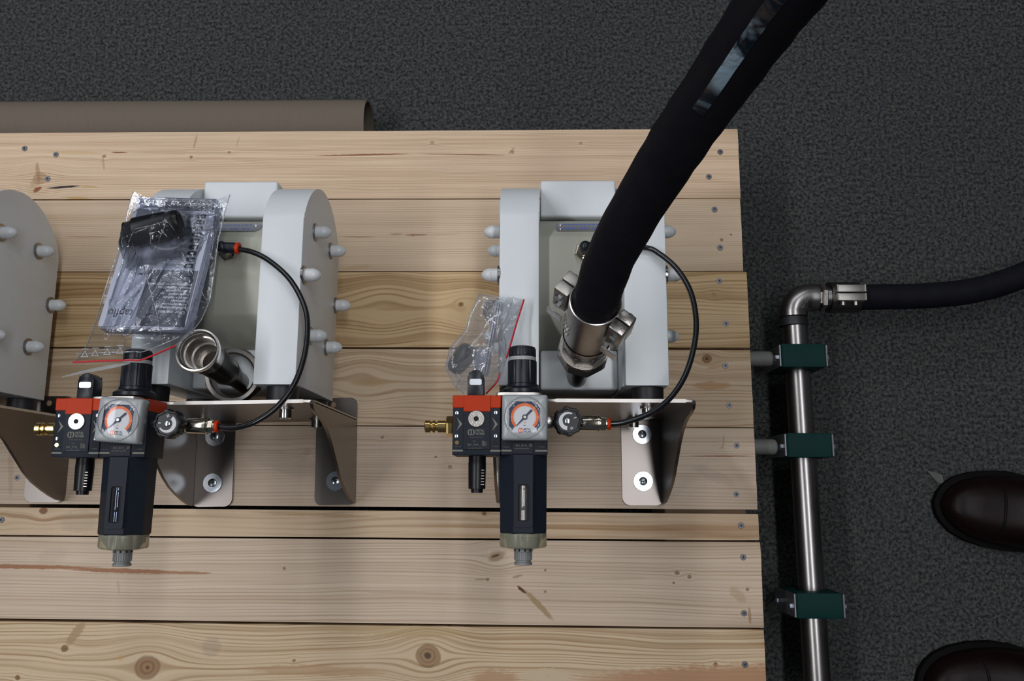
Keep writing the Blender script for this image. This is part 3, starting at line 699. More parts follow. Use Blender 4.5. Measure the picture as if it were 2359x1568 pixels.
# ---------------------------------------------------------------- filter regulator
def make_regulator(sight, gauge_rot, wheel_rot, disc_mat):
    r = thing('filter_regulator', (-8, 69, 241), '', 'regulator')
    # valve block
    b = MB(); b.box(-75, -29.4, 34.5, 90.4, 241, 283, 1.2, 2); vb = b.build('valve_block', M['navy'], r)
    b = MB(); b.box(-64.6, -39.4, 40, 90.2, 283, 284.2, .3, 1); b.build('front_panel', M['navy'], vb)
    b = MB(); b.box(-75.3, -29.1, 79.2, 90.9, 262, 283.5, .5, 1); b.box(-64.8, -39.2, 75.6, 91.0, 262, 284.6, .4, 1)
    b.build('orange_cover', M['orange'], r)
    b = MB()
    b.box(-74.6, -64.9, 38.0, 39.6, 283, 283.25); b.box(-38.9, -29.5, 38.0, 39.6, 283, 283.25)  # pale strips put in as the highlight on the lower chamfer
    b.build('lip_highlight', M['ink'], vb)
    b = MB(); b.lathe((-52.5, 68.6, 284.2), (0, 0, 1), [(0, 0), (0, 8.0), (1.2, 8.0), (1.7, 7.5), (1.7, 2.4), (.4, 2.0), (.4, 0)], 40); dsc = b.build('steel_disc', disc_mat, r)
    b = MB(); b.lathe((-52.5, 68.6, 284.7), (0, 0, 1), [(0, 0), (0, 2.2), (.3, 2.2), (.3, 0)], 6); b.build('hex_socket', M['hole'], dsc)
    for (sx, sy) in ((-71, 74.2), (-34, 74.6), (-71, 52.3), (-34, 52.5)):
        b = MB(); b.lathe((sx, sy, 283), (0, 0, 1), [(0, 0), (0, 1.9), (.6, 1.7), (.8, 1.2), (.8, 0)], 12); so = b.build('screw', M['zinc'], r)
    for (sx, sy, m_) in ((-70.6, 46.3, M['brass']), (-34.4, 46.2, M['hole'])):
        b = MB(); b.lathe((sx, sy, 283), (0, 0, 1), [(0, 0), (0, 1.9), (.12, 1.9), (.12, 0)], 16); b.build('port_hole', m_, r)
    b = MB()
    for cx in (-67.6, -34.0):
        b.prism([(cx - 3.6, 70.2), (cx + 1.8, 63.8), (cx - 3.4, 57.6), (cx - .9, 63.8)], 283.05, 283.15, 'z')
    logo(b, -57.2, 56.0, 284.25, 3.4)
    add_text(b, 'METAL', 3.3, Tz(-53.2, 57.5, 284.28), 'LEFT', True, .82); add_text(b, 'WORK', 3.3, Tz(-53.2, 54.5, 284.28), 'LEFT', True, .86)
    add_text(b, 'P N E U M A T I C', 1.1, Tz(-51.9, 51.2, 284.28), 'CENTER', False, 1.5)
    add_text(b, 'V3V', 1.5, Tz(-54.2, 47.3, 284.28)); add_text(b, '561_V10_', 2.9, Tz(-54.8, 44.3, 284.28), 'CENTER', False, .98)
    add_text(b, 'Pmax 13bar Tmax 50\u00b0C', 1.05, Tz(-53.4, 41.1, 284.28), 'CENTER', True, 1.3)
    add_text(b, 'Made in Italy', 1.1, Tz(-69.6, 42.5, 283.1)); add_text(b, 'C  exhaust', 1.3, Tz(-34.2, 42.9, 283.1))
    for k in range(4): b.box(-46.6 + k * 1.1, -46.2 + k * 1.1, 43.2, 48.2 - k * .4, 284.25, 284.3)
    b.build('lettering', M['ink'], vb, normals=False)
    # filter body block
    b = MB(); b.box(-29.0, 14.8, 34.9, 90.4, 241, 283, 1.2, 2); fb = b.build('regulator_body', M['navy'], r)
    b = MB(); b.box(-29.2, 15.1, 79.2, 90.8, 243, 282.0, .4, 1); b.build('orange_band', M['orange'], r)
    b = MB(); b.box(-18.6, 1.4, 36, 47, 283, 284.2, .3, 1); b.build('lower_panel', M['navy'], fb)
    b = MB(); b.box(-28.6, -19, 38.2, 39.8, 283, 283.25); b.box(3.2, 14.4, 38.2, 39.8, 283, 283.25)  # both strips stand in for the highlight on this block's chamfer
    add_text(b, '561_B14_', 2.9, Tz(-9.6, 43.8, 284.28), 'CENTER', False, .98); add_text(b, 'Pmax 13bar Tmax 50\u00b0C', 1.05, Tz(-9.4, 40.9, 284.28), 'CENTER', True, 1.3)
    add_text(b, 'Made in Italy', 1.1, Tz(-24, 42.3, 283.1)); add_text(b, 'C  exhaust', 1.3, Tz(9.4, 42.7, 283.1))
    for k in range(3): b.box(-2.3 + k * 1.1, -1.9 + k * 1.1, 42.6, 45.6, 284.25, 284.3)
    b.build('lettering', M['ink'], fb, normals=False)
    # gauge
    gx, gy = -6.6, 69.3
    G = lambda z=0: Matrix.Translation((gx, gy, z)) @ Matrix.Rotation(math.radians(gauge_rot), 4, 'Z')
    hs = 21.3
    b = MB()
    o1 = rrect(-hs, hs, -hs, hs, 2.2, 7); 
    n = len(o1)
    def loop(h, rr, z): return [G() @ Vector((x, y, z)) for x, y in rrect(-h, h, -h, h, rr, 7)]
    rows = [loop(hs - 1.5, 2, 283.2), loop(hs, 2.4, 284.5), loop(hs, 2.4, 293.5), loop(hs - .8, 3, 296.2), loop(hs - 2.6, 4.5, 297.6)]
    ci = []
    for k in range(n):
        x, y = rrect(-1, 1, -1, 1, .1, 7)[k]; a = math.atan2(y, x); ci.append(G() @ Vector((19.4 * math.cos(a), 19.4 * math.sin(a), 298.0)))
    rows.append(ci); rows.append([Vector((c.x, c.y, 296.2)) for c in ci])
    V = b.grid(rows, closed=True)
    b.bm.faces.new(V[0][::-1])
    ga = b.build('pressure_gauge', M['bezel'], r, sharp=50)
    b = MB(); b.prism([tuple((G() @ Vector((x, y, 0)))[:2]) for x, y in circ(0, 0, 19.4, 48)], 296.0, 296.4, 'z'); b.build('dial', M['dial'], ga)
    def arc(r0, r1, a0, a1, z, n=48):
        o_ = []; i_ = []
        for k in range(n + 1):
            a = math.radians(a0 + (a1 - a0) * k / n); o_.append((r1 * math.cos(a), r1 * math.sin(a))); i_.append((r0 * math.cos(a), r0 * math.sin(a)))
        return o_ + i_[::-1]
    def quadstrip(b, r0, r1, a0, a1, z, n=48):
        ro = []; ri = []
        for k in range(n + 1):
            a = math.radians(a0 + (a1 - a0) * k / n); ro.append(G(z) @ Vector((r1 * math.cos(a), r1 * math.sin(a), 0))); ri.append(G(z) @ Vector((r0 * math.cos(a), r0 * math.sin(a), 0)))
        b.grid([ro, ri])
    b = MB(); quadstrip(b, 12.9, 16.3, 225, -45, 296.46)
    for k in range(19):
        a = 225 - 15 * k; l = 17.9 if k % 3 == 0 else 17.3
        if k % 3 == 0 or k % 3 == 1 or True:
            Mx = G(296.47) @ Matrix.Rotation(math.radians(a), 4, 'Z'); b.box(15.8, l if k % 3 else l, -.22, .22, 0, .05, M=Mx)
    add_text(b, 'bar', 1.9, G(296.5) @ Tz(.1, -7.6, 0), 'CENTER', True)
    add_text(b, 'METAL', 2.5, G(296.5) @ Tz(-.9, -11.2, 0), 'LEFT', True, .86); add_text(b, 'WORK', 2.5, G(296.5) @ Tz(-.9, -13.5, 0), 'LEFT', True, .9)
    add_text(b, 'P N E U M A T I C', .8, G(296.5) @ Tz(.3, -15.7, 0), 'CENTER', True, 1.5)
    b.build('blue_scale', M['dblue'], ga, normals=False)
    b = MB(); quadstrip(b, 10.8, 13.0, 225, -45, 296.5)
    for k in range(55):
        Mx = G(296.5) @ Matrix.Rotation(math.radians(225 - 5 * k), 4, 'Z'); b.box(10.0 if k % 5 else 9.9, 10.9, -.16, .16, 0, .03, M=Mx)
    b.build('orange_scale', M['dorange'], ga, normals=False)
    b = MB(); add_text(b, 'psi', 1.7, G(296.5) @ Tz(.1, -4.9, 0), 'CENTER', True)
    lm = G(0); q = lm @ Vector((-3.6, -12.3, 0)); logo(b, q.x, q.y, 296.5, 2.5, gauge_rot)
    add_text(b, 'CL 2.5', 1.1, G(296.5) @ Tz(.2, -17.3, 0), 'CENTER', True)
    b.build('red_print', M['dred'], ga, normals=False)
    b = MB()
    for k, tx in enumerate(('0', '2', '4', '6', '8', '10', '12')):
        a = math.radians(225 - 45 * k); add_text(b, tx, 2.7, G(296.54) @ Tz(14.6 * math.cos(a), 14.6 * math.sin(a), 0), 'CENTER', False, .9)
    for k, tx in enumerate(('0', '30', '60', '90', '120', '150')):
        a = math.radians(225 - 45 * k - (8 if k == 3 else 0)); 
        if k in (1, 3, 4, 5): add_text(b, tx, 1.4, G(296.56) @ Tz(12.2 * math.cos(a), 12.2 * math.sin(a), 0), 'CENTER', False, .9)
    b.build('scale_figures', M['dwhite'], ga, normals=False)
    b = MB(); Mx = G(297.0) @ Matrix.Rotation(math.radians(226), 4, 'Z')
    b.prism([(-9.4, -1.0), (-9.4, 1.0), (-1.5, .8), (0, 1.0), (11.6, .22), (11.6, -.22), (0, -1.0), (-1.5, -.8)], 0, .4, 'z', M=Mx)
    b.lathe(G(296.6) @ Vector((0, 0, 0)), (0, 0, 1), [(0, 0), (0, 2.5), (1.1, 2.4), (1.3, 1.6), (1.3, 0)], 20)
    nd = b.build('needle', M['dblue'], ga)
    b = MB(); b.lathe(G(297.9) @ Vector((0, 0, 0)), (0, 0, 1), [(0, 0), (0, 1.5), (.15, 1.3), (.15, 0)], 14); b.build('hub_cap', M['cast'], ga)
    b = MB(); b.lathe(G(0) @ Vector((0, 0, 298.6)), (0, 0, 1), [(0, 19.2), (.5, 18.4), (1.0, 14), (1.25, 8), (1.3, 0)], 48)
    b.build('window', M['clear'], ga)
    b = MB(); b.lathe(G(0) @ Vector((0, 0, 297.6)), (0, 0, 1), [(0, 19.8), (.9, 19.6), (1.1, 19.2), (.9, 18.9), (0, 18.8)], 56)
    b.build('window_rim', M['bezel'], ga)
    # bowl: octagonal housing with a sight slot
    cx, cz = -8, 262
    def octa(rr): return [(cx + rr * math.cos(PI / 8 + k * PI / 4), cz + rr * math.sin(PI / 8 + k * PI / 4)) for k in range(8)]
    b = MB(); A = octa(24.2); B = octa(23.4)
    rings = [[Vector((x, y_, z)) for x, z in octa(q)] for y_, q in ((35.2, 24.2), (-36, 23.5), (-37.5, 22.4))]
    V = b.grid(rings, closed=True); b.bm.faces.new(V[0]); b.bm.faces.new(V[-1][::-1])
    bw = b.build('filter_bowl', M['navy'], r, sharp=20)
    inner = rrect(-12.9, -2.5, -25.8, 7.8, 1.8, 6); outer = rrect(-16.8, 0.8, -31, 35, 2.0, 6)
    b = MB(); b.ring_plate(outer, inner, 283.6, 285.6); b.build('slot_frame', M['navy'], bw)
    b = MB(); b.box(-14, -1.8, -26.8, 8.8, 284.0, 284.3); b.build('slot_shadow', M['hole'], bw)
    b = MB(); b.lathe((-7.7, -24.8, 281.4), (0, 1, 0), [(0, 0), (0, 4.2), (9, 4.2), (9.4, 3.9), (10, 4.2), (28, 4.2), (28.6, 3.8), (31.4, 3.8), (31.4, 0)], 24); b.build('sight_glass', sight, bw)
    # clear ring with scallops, drain knob
    b = MB(); ring_o = []
    n = 64
    prof = [(-36.9, 21.0), (-37.4, 22.4), (-48, 22.6), (-50, 21.6), (-50.5, 19.5), (-52.0, 12), (-52.0, 8)]
    rows = []
    for (yy, rr) in prof:
        rows.append([Vector((cx + (rr * (1 - .05 * max(0, math.cos(k / n * 2 * PI * 8)) ** 4 if -49 < yy < -37 else rr / rr) ) * math.cos(k / n * 2 * PI), yy, cz + (rr * (1 - .05 * max(0, math.cos(k / n * 2 * PI * 8)) ** 4 if -49 < yy < -37 else 1)) * math.sin(k / n * 2 * PI))) for k in range(n)])
    b.grid(rows, closed=True); b.build('clear_ring', M['yring'], r)
    b = MB(); b.lathe((cx, -37.4, cz), (0, -1, 0), [(0, 0), (0, 19.5), (2.6, 19.5), (3, 17), (12, 11), (14, 9), (14, 0)], 32); b.build('bowl_base', M['greyk'], r)
    b = MB(); b.lathe((cx, -50, cz), (0, -1, 0), [(0, 8.6), (4.5, 8.7), (5, 8.2), (12, 8.0), (12.8, 7.3), (13.8, 7.3), (14.5, 8.6), (16.2, 8.6), (16.6, 8), (16.6, 4), (13, 4), (13, 0)], 32)
    dk = b.build('drain_knob', M['greyk'], r)
    b = MB()
    for k in range(26):
        a = 2 * PI * k / 26; b.box(-.3, .3, -62, -55.4, 7.8, 8.6, M=Matrix.Translation((cx, 0, cz)) @ Matrix.Rotation(a, 4, 'Y'))
    b.build('knob_ribs', M['greyk'], dk)
    b = MB()
    for k in range(10):
        a = 2 * PI * k / 10; b.box(-.8, .8, -54.0, -51.8, 8.2, 8.9, M=Matrix.Translation((cx, 0, cz)) @ Matrix.Rotation(a + .2, 4, 'Y'))
    b.build('vent_slots', M['hole'], dk)
    # adjusting knob over the bracket tongue
    kx = -9.5
    b = MB(); b.lathe((kx, 94.9, cz), (0, 1, 0), [(0, 0), (0, 20), (3.5, 20), (4.5, 18.5), (6.2, 15.6), (9, 15.2), (9, 0)], 32); b.build('panel_nut', M['navy2'], r)
    n = 72
    def ribbed(rr, dep): return [rr - (dep if (k % 6) < 1 else 0) for k in range(n)]
    b = MB(); rows = []
    for yy, rr, dep in ((103.5, 13.0, 0), (104.5, 14.3, .0), (105.5, 14.3, .8), (126, 14.3, .8), (127, 14.0, 0), (127.2, 12, 0)):
        R_ = ribbed(rr, dep); rows.append([Vector((kx + R_[k] * math.cos(2 * PI * k / n), yy, cz + R_[k] * math.sin(2 * PI * k / n))) for k in range(n)])
    V = b.grid(rows, closed=True); b.bm.faces.new(V[0]); b.bm.faces.new(V[-1][::-1])
    kn = b.build('adjusting_knob', M['navy2'], r, sharp=30)
    b = MB(); b.lathe((kx, 127.2, cz), (0, 1, 0), [(0, 12), (0, 13.6), (3.4, 13.6), (3.8, 13), (4, 12)], 40); b.build('grey_ring', M['ring'], kn)
    b = MB(); rows = []
    for yy, rr, dep in ((131.2, 13.2, 0), (131.8, 13.6, .5), (138, 13.5, .5), (140.5, 12.6, 0), (141.6, 10, 0), (142.2, 4, 0)):
        R_ = ribbed(rr, dep); rows.append([Vector((kx + R_[k] * math.cos(2 * PI * k / n), yy, cz + R_[k] * math.sin(2 * PI * k / n))) for k in range(n)])
    V = b.grid(rows, closed=True); b.bm.faces.new(V[-1][::-1]); b.build('knob_cap', M['navy2'], kn, sharp=30)
    # vent valve knob on the block
    P = [(-62.4, 91), (-46.4, 91), (-46.4, 110), (-47.6, 112.5)] + [(-54.4 + 6.8 * math.cos(a), 110.8 + 6.6 * math.sin(a)) for a in [math.radians(10 + 16 * k) for k in range(11)]] + [(-61.2, 112.5), (-62.4, 110)]
    b = MB(); b.prism(P, 254, 272, 'z', bev=1.0, seg=2); vk = b.build('vent_knob', M['navy2'], r)
    b = MB(); b.prism(rrect(-60.2, -48.6, 102.4, 108.2, 1.2), 272, 272.7, 'z', bev=.2, seg=1); b.build('silver_tab', M['silver'], vk)
    # silencer
    b = MB(); b.lathe((-52.5, 34.6, cz), (0, -1, 0), [(0, 0), (0, 8.4), (6, 8.4), (6.4, 8.6), (31, 8.2), (31.2, 6), (34.8, 5.6), (34.8, 0)], 28); si = b.build('silencer', M['black'], r)
    b = MB()
    for k in range(6):
        b.box(-51.5, -45.4, 20.8 - 2.7 * k, 21.4 - 2.7 * k, 267.5, 269.2)
    b.build('silencer_fins', M['cast'], si)
    # brass nipple
    b = MB(); b.lathe((-75, 63, cz), (-1, 0, 0), [(0, 0), (0, 9.5), (1.4, 10.2), (7, 10.2), (8, 9.4), (8, 0)], 6, up=(0, .25, 1))
    b.lathe((-83, 63, cz), (-1, 0, 0), [(0, 6.2), (8, 6.2), (8.3, 4.6), (10.5, 4.6), (11, 6.2), (13, 6.2), (13.6, 4.8), (15, 4.8), (15.6, 6.3), (20, 6.3), (20.8, 5.6), (20.8, 3.2), (10, 3.2), (10, 0)], 28)
    b.build('brass_nipple', M['brass'], r)
    # outlet: stem, hand wheel, nickel fitting, release ring
    b = MB(); b.lathe((14.8, 68, cz), (1, 0, 0), [(0, 0), (0, 7.5), (3, 7.5), (3.4, 6.2), (5, 6.8), (6, 5.8), (7.6, 6.8), (8.6, 5.8), (10, 6.5), (26, 6.5), (26, 0)], 20)
    b.lathe((34, 68, cz - 8), (0, 0, 1), [(0, 0), (0, 9), (14, 9), (14, 0)], 20)
    b.build('valve_stem', M['cast'], r)
    b = MB(); n = 72; wr = [13.2 + (1.1 if (k % 9) < 4 else 0) for k in range(n)]
    rows = []
    for zz, f_ in ((270, .86), (271, 1), (281, 1), (283, .92), (283.3, .8), (282.3, .76), (282.3, .01)):
        rows.append([Vector((34 + wr[k] * f_ * math.cos(2 * PI * k / n), 67 + wr[k] * f_ * math.sin(2 * PI * k / n), zz)) for k in range(n)])
    V = b.grid(rows, closed=True); b.bm.faces.new(V[0]); hw = b.build('hand_wheel', M['black'], r, sharp=30)
    W = lambda: Matrix.Translation((34, 67, 282.4)) @ Matrix.Rotation(math.radians(wheel_rot), 4, 'Z')
    b = MB()
    def qs(r0, r1, a0, a1):
        ro = []; ri = []
        for k in range(21):
            a = math.radians(a0 + (a1 - a0) * k / 20); wd = (r1 - r0) * (0.35 + .65 * min(1, k / 12.0)) if True else 0
            ro.append(W() @ Vector((r1 * math.cos(a), r1 * math.sin(a), .06))); ri.append(W() @ Vector(((r1 - wd) * math.cos(a), (r1 - wd) * math.sin(a), .06)))
        b.grid([ro, ri])
    qs(4.9, 8.6, 60, 265)
    b.box(6.4, 8.9, -.45, .45, 0, .1, M=W() @ Matrix.Rotation(math.radians(25), 4, 'Z'))
    for a in (0, 90): b.box(-1.4, 1.4, -.45, .45, 0, .1, M=W() @ Tz(3.6, -6.6, 0, a + 15))
    b.build('dial_print', M['dwhite'], hw, normals=False)
    b = MB(); b.lathe((34, 67, 282), (0, 0, 1), [(0, 2.8), (1.2, 2.6), (1.6, 1.6), (1.6, 0)], 18); b.build('wheel_screw', M['zinc'], hw)
    b = MB(); b.lathe((46, 66.6, cz), (1, 0, 0), [(0, 0), (0, 7.2), (.6, 7.6), (17, 7.6), (17.4, 8.3), (19, 8.3), (19.4, 6.8), (20.4, 6.8)], 28)
    b.lathe((66, 66.4, cz), (1, 0, 0), [(0, 6.8), (5, 6.8), (5.4, 6)], 6); b.lathe((70, 66.2, cz), (1, 0, 0), [(0, 5.6), (2.6, 5.6), (2.6, 0)], 20)
    b.build('nickel_coupling', M['nickel'], r)
    b = MB(); b.lathe((72.4, 66.1, cz), (1, 0, 0), [(0, 4), (0, 5.4), (1, 5.9), (3, 5.9), (3.8, 5.2), (3.8, 3)], 24); b.build('release_ring', M['orange'], r)
    return r

tt = NT('clear window'); tr_ = tt.node('ShaderNodeBsdfTransparent'); gl = tt.node('ShaderNodeBsdfGlossy'); gl.inputs['Roughness'].default_value = 0.05
lw = tt.node('ShaderNodeFresnel'); lw.inputs[0].default_value = 1.45
mx = tt.node('ShaderNodeMixShader'); tt.l.new(tt.math('MULTIPLY', lw.outputs[0], 0.4), mx.inputs[0]); tt.l.new(tr_.outputs[0], mx.inputs[1]); tt.l.new(gl.outputs[0], mx.inputs[2]); tt.l.new(mx.outputs[0], tt.out.inputs[0])
M['clear'] = tt.m
M['silver'] = mat('silver foil tab', (0.72, 0.76, 0.80), 0.35, 0.7, var=0.04)
reg_R = make_regulator(M['sight'], 0.0, 0.0, M['cast'])
tag(reg_R, 'dark blue filter regulator with round gauge hanging from the right pump bracket', 'regulator', 'filter regulators')
reg_L = make_regulator(M['sight2'], -4.0, 150.0, M['polish'])
reg_L.location.x -= 0.382; reg_L.location.y -= 0.004
tag(reg_L, 'dark blue filter regulator with round gauge below the bag of manuals', 'regulator', 'filter regulators')

# ---------------------------------------------------------------- air tubes
def air_tube(pts, label):
    cl_ = catmull(pts, 8); r = thing('air_tube', pts[0], label, 'tube', 'black air tubes')
    b = MB(); b.tube(cl_, 2.9, 16); b.build('tube_body', M['tube'], r)
def pz(L): return [at(*p) for p in L]
air_tube([Vector((-308, 62.1, 262))] + pz([(540, 985, 261), (590, 970, 258), (640, 935, 252), (680, 880, 244), (703, 810, 236), (708, 740, 229), (695, 690, 224), (665, 640, 218), (620, 600, 212), (580, 580, 208)]) + [Vector((-322.5, 259, 204)), Vector((-330, 259.5, 204))], 'thin black air tube curving over the white plate of the pump with manuals')
air_tube([Vector((74, 66.1, 262))] + pz([(1440, 972, 261), (1500, 950, 258), (1545, 915, 253), (1580, 860, 246), (1600, 790, 240), (1603, 730, 234), (1590, 670, 227), (1560, 620, 220), (1520, 585, 213), (1485, 570, 208)]) + [Vector((85, 258.5, 204)), Vector((71, 259.5, 204))], 'thin black air tube curving to the right of the hose pump')

# ---------------------------------------------------------------- steel pipe, its clamps and hose, right of the platform
pp = thing('steel_pipe', (361, 0, -65), 'long grey steel pipe with an elbow beside the platform edge', 'pipe')
zc = -65.0
b = MB(); b.lathe((361.5, 236, zc), (0.008, -1, 0), [(0, 0), (0, 17.2), (8, 17.2), (8.3, 16.8), (700, 16.8), (700, 0)], 40); b.build('pipe_body', M['pipe'], pp)
b = MB(); b.lathe((360, 239, zc), (0, -1, 0), [(0, 18), (7, 19.4), (11.5, 19.4), (12.2, 17.4)], 40); b.build('socket_band', M['foot'], pp)
arc = [(360, 243, zc)] + [(360 + 33 - 33 * math.cos(a), 243 + 7 + 21 * math.sin(a), zc) for a in [math.radians(9 * k) for k in range(11)]]
arc = [Vector((360, 240, zc)), Vector((360, 246, zc))] + [Vector((384 - 24 * math.cos(math.radians(9 * k)), 244 + 24 * math.sin(math.radians(9 * k)), zc)) for k in range(1, 11)] + [Vector((388, 268, zc)), Vector((393, 268, zc))]
b = MB(); b.tube(arc, 19.5, 36, [19.5, 19.5] + [19.2] * 10 + [19.6, 19.6]); b.build('elbow', M['pipe2'] if 'pipe2' in M else M['pipe'], pp)
b = MB(); add_text(b, 'ISO 4144', 6.5, Matrix.Translation((371, 256, zc + 19.4)) @ Matrix.Rotation(math.radians(50), 4, 'Z'), 'CENTER', True, .7)
b.build('embossed_text', M['cast2'], pp, normals=False)
cp = thing('rubber_hose', (404, 268, zc), 'black rubber hose running from the pipe elbow to the right edge', 'hose')
b = MB(); b.lathe((393, 268, zc), (1, 0, 0), [(0, 0), (0, 15), (4, 15), (4, 19.5), (5, 20.5), (10, 20.5), (11, 19.5), (11, 15), (18, 15)], 6, up=(0, .3, 1)); b.build('hex_nut', M['cast'], cp, sharp=20)
b = MB(); b.lathe((401, 268, zc), (1, 0, 0), [(0, 0), (0, 15), (8, 17), (8, 21.5), (48, 21.5), (48, 17), (44, 17)], 36); b.build('hose_clamp', M['cast2'], cp)
for (y0, y1) in ((268.8, 279), (257, 267.2)):
    b = MB(); b.box(412, 448, y0, y1, zc + 12, zc + 31, 1.0, 2); b.box(410.5, 412.5, y0, y1, zc + 14, zc + 32.5, .4, 1); b.box(447.5, 449.5, y0, y1, zc + 14, zc + 32.5, .4, 1)
    b.build('clamp_lug', M['lug2'] if 'lug2' in M else M['lug'], cp)
for xx in (421, 438):
    b = MB(); b.lathe((xx, 257, zc + 22), (0, -1, 0), [(0, 0), (0, 3.6), (5, 3.6), (5.6, 3), (5.6, 0)], 12); b.build('clamp_bolt', M['cast'], cp)
hp = catmull([(442, 268, zc), (480, 269, zc), (530, 270, zc), (590, 275, zc), (640, 286, zc), (690, 305, zc), (760, 340, zc - 2), (860, 400, zc - 20), (960, 440, -110), (1100, 470, -126)], 8)
b = MB(); b.tube(hp, 17.6, 32); b.build('hose_body', M['rubber'], cp)

def pipe_clamp(yc, label):
    r = thing('pipe_clamp', (360, yc, -64), label, 'clamp', 'green pipe clamps')
    xc = 359 + 0.008 * -(yc - 100) + 0.0
    for (z0, z1) in ((-63.6, -24), (-104, -64.4)):
        # half body with half round seat
        P = []
        for k in range(13):
            a = PI * k / 12
            P.append((xc + 17.2 * math.cos(a), (-64 + 17.2 * math.sin(a)) if z1 > -50 else (-64 - 17.2 * math.sin(a))))
        s_ = 1 if z1 > -50 else -1; zf = z1 if s_ > 0 else z0; zi = z0 if s_ > 0 else z1
        poly = [(xc + 29, zi), (xc + 29, zf - s_ * 2), (xc + 27, zf), (xc - 27, zf), (xc - 29, zf - s_ * 2), (xc - 29, zi)] + [(xc + 17.2 * math.cos(PI - PI * k / 12), zi + s_ * 17.2 * math.sin(PI * k / 12)) for k in range(13)]
        b = MB(); b.prism(poly, yc - 15.5, yc + 15.5, 'y', bev=1.2, seg=2); b.build('clamp_half', M['green'], r)
    for s_ in (1, -1):
        b = MB(); x0 = xc + s_ * 29.2; b.box(min(x0, x0 + s_ * 2.6), max(x0, x0 + s_ * 2.6), yc - 14.5, yc + 14.5, -103, -25.5, .6, 1); pl = b.build('end_plate', M['edge2'], r)
        for zz in (-36, -92):
            b = MB(); b.lathe((x0 + s_ * 2.6, yc - 2, zz), (s_, 0, 0), [(0, 0), (0, 4.6), (3.6, 4.6), (4.2, 3.8), (4.2, 0)], 6)
            b.build('bolt_head', M['zinc'], pl)
    return r
M['edge2'] = mat('zinc plate edge', (0.30, 0.30, 0.33), 0.3, 0.9, var=0.05)
pipe_clamp(180.5, 'green clamp nearest the pipe elbow')
pipe_clamp(63, 'middle green clamp, its grey stub level with the gauge')
pipe_clamp(-137, 'lowest green clamp on the pipe, the one with no stub')
for yc, lb in ((179, 'upper grey stub from the platform edge, just below the pipe elbow'), (61.5, 'lower grey stub between platform edge and middle green clamp')):
    b = MB(); b.lathe((236, yc, -45), (1, 0, 0), [(0, 0), (0, 10.2), (82, 10.2), (84.5, 9.4), (86, 7.6), (86.5, 0)], 28)
    tag(b.build('mounting_stub', M['stub']), lb, 'stub', 'grey mounting stubs')

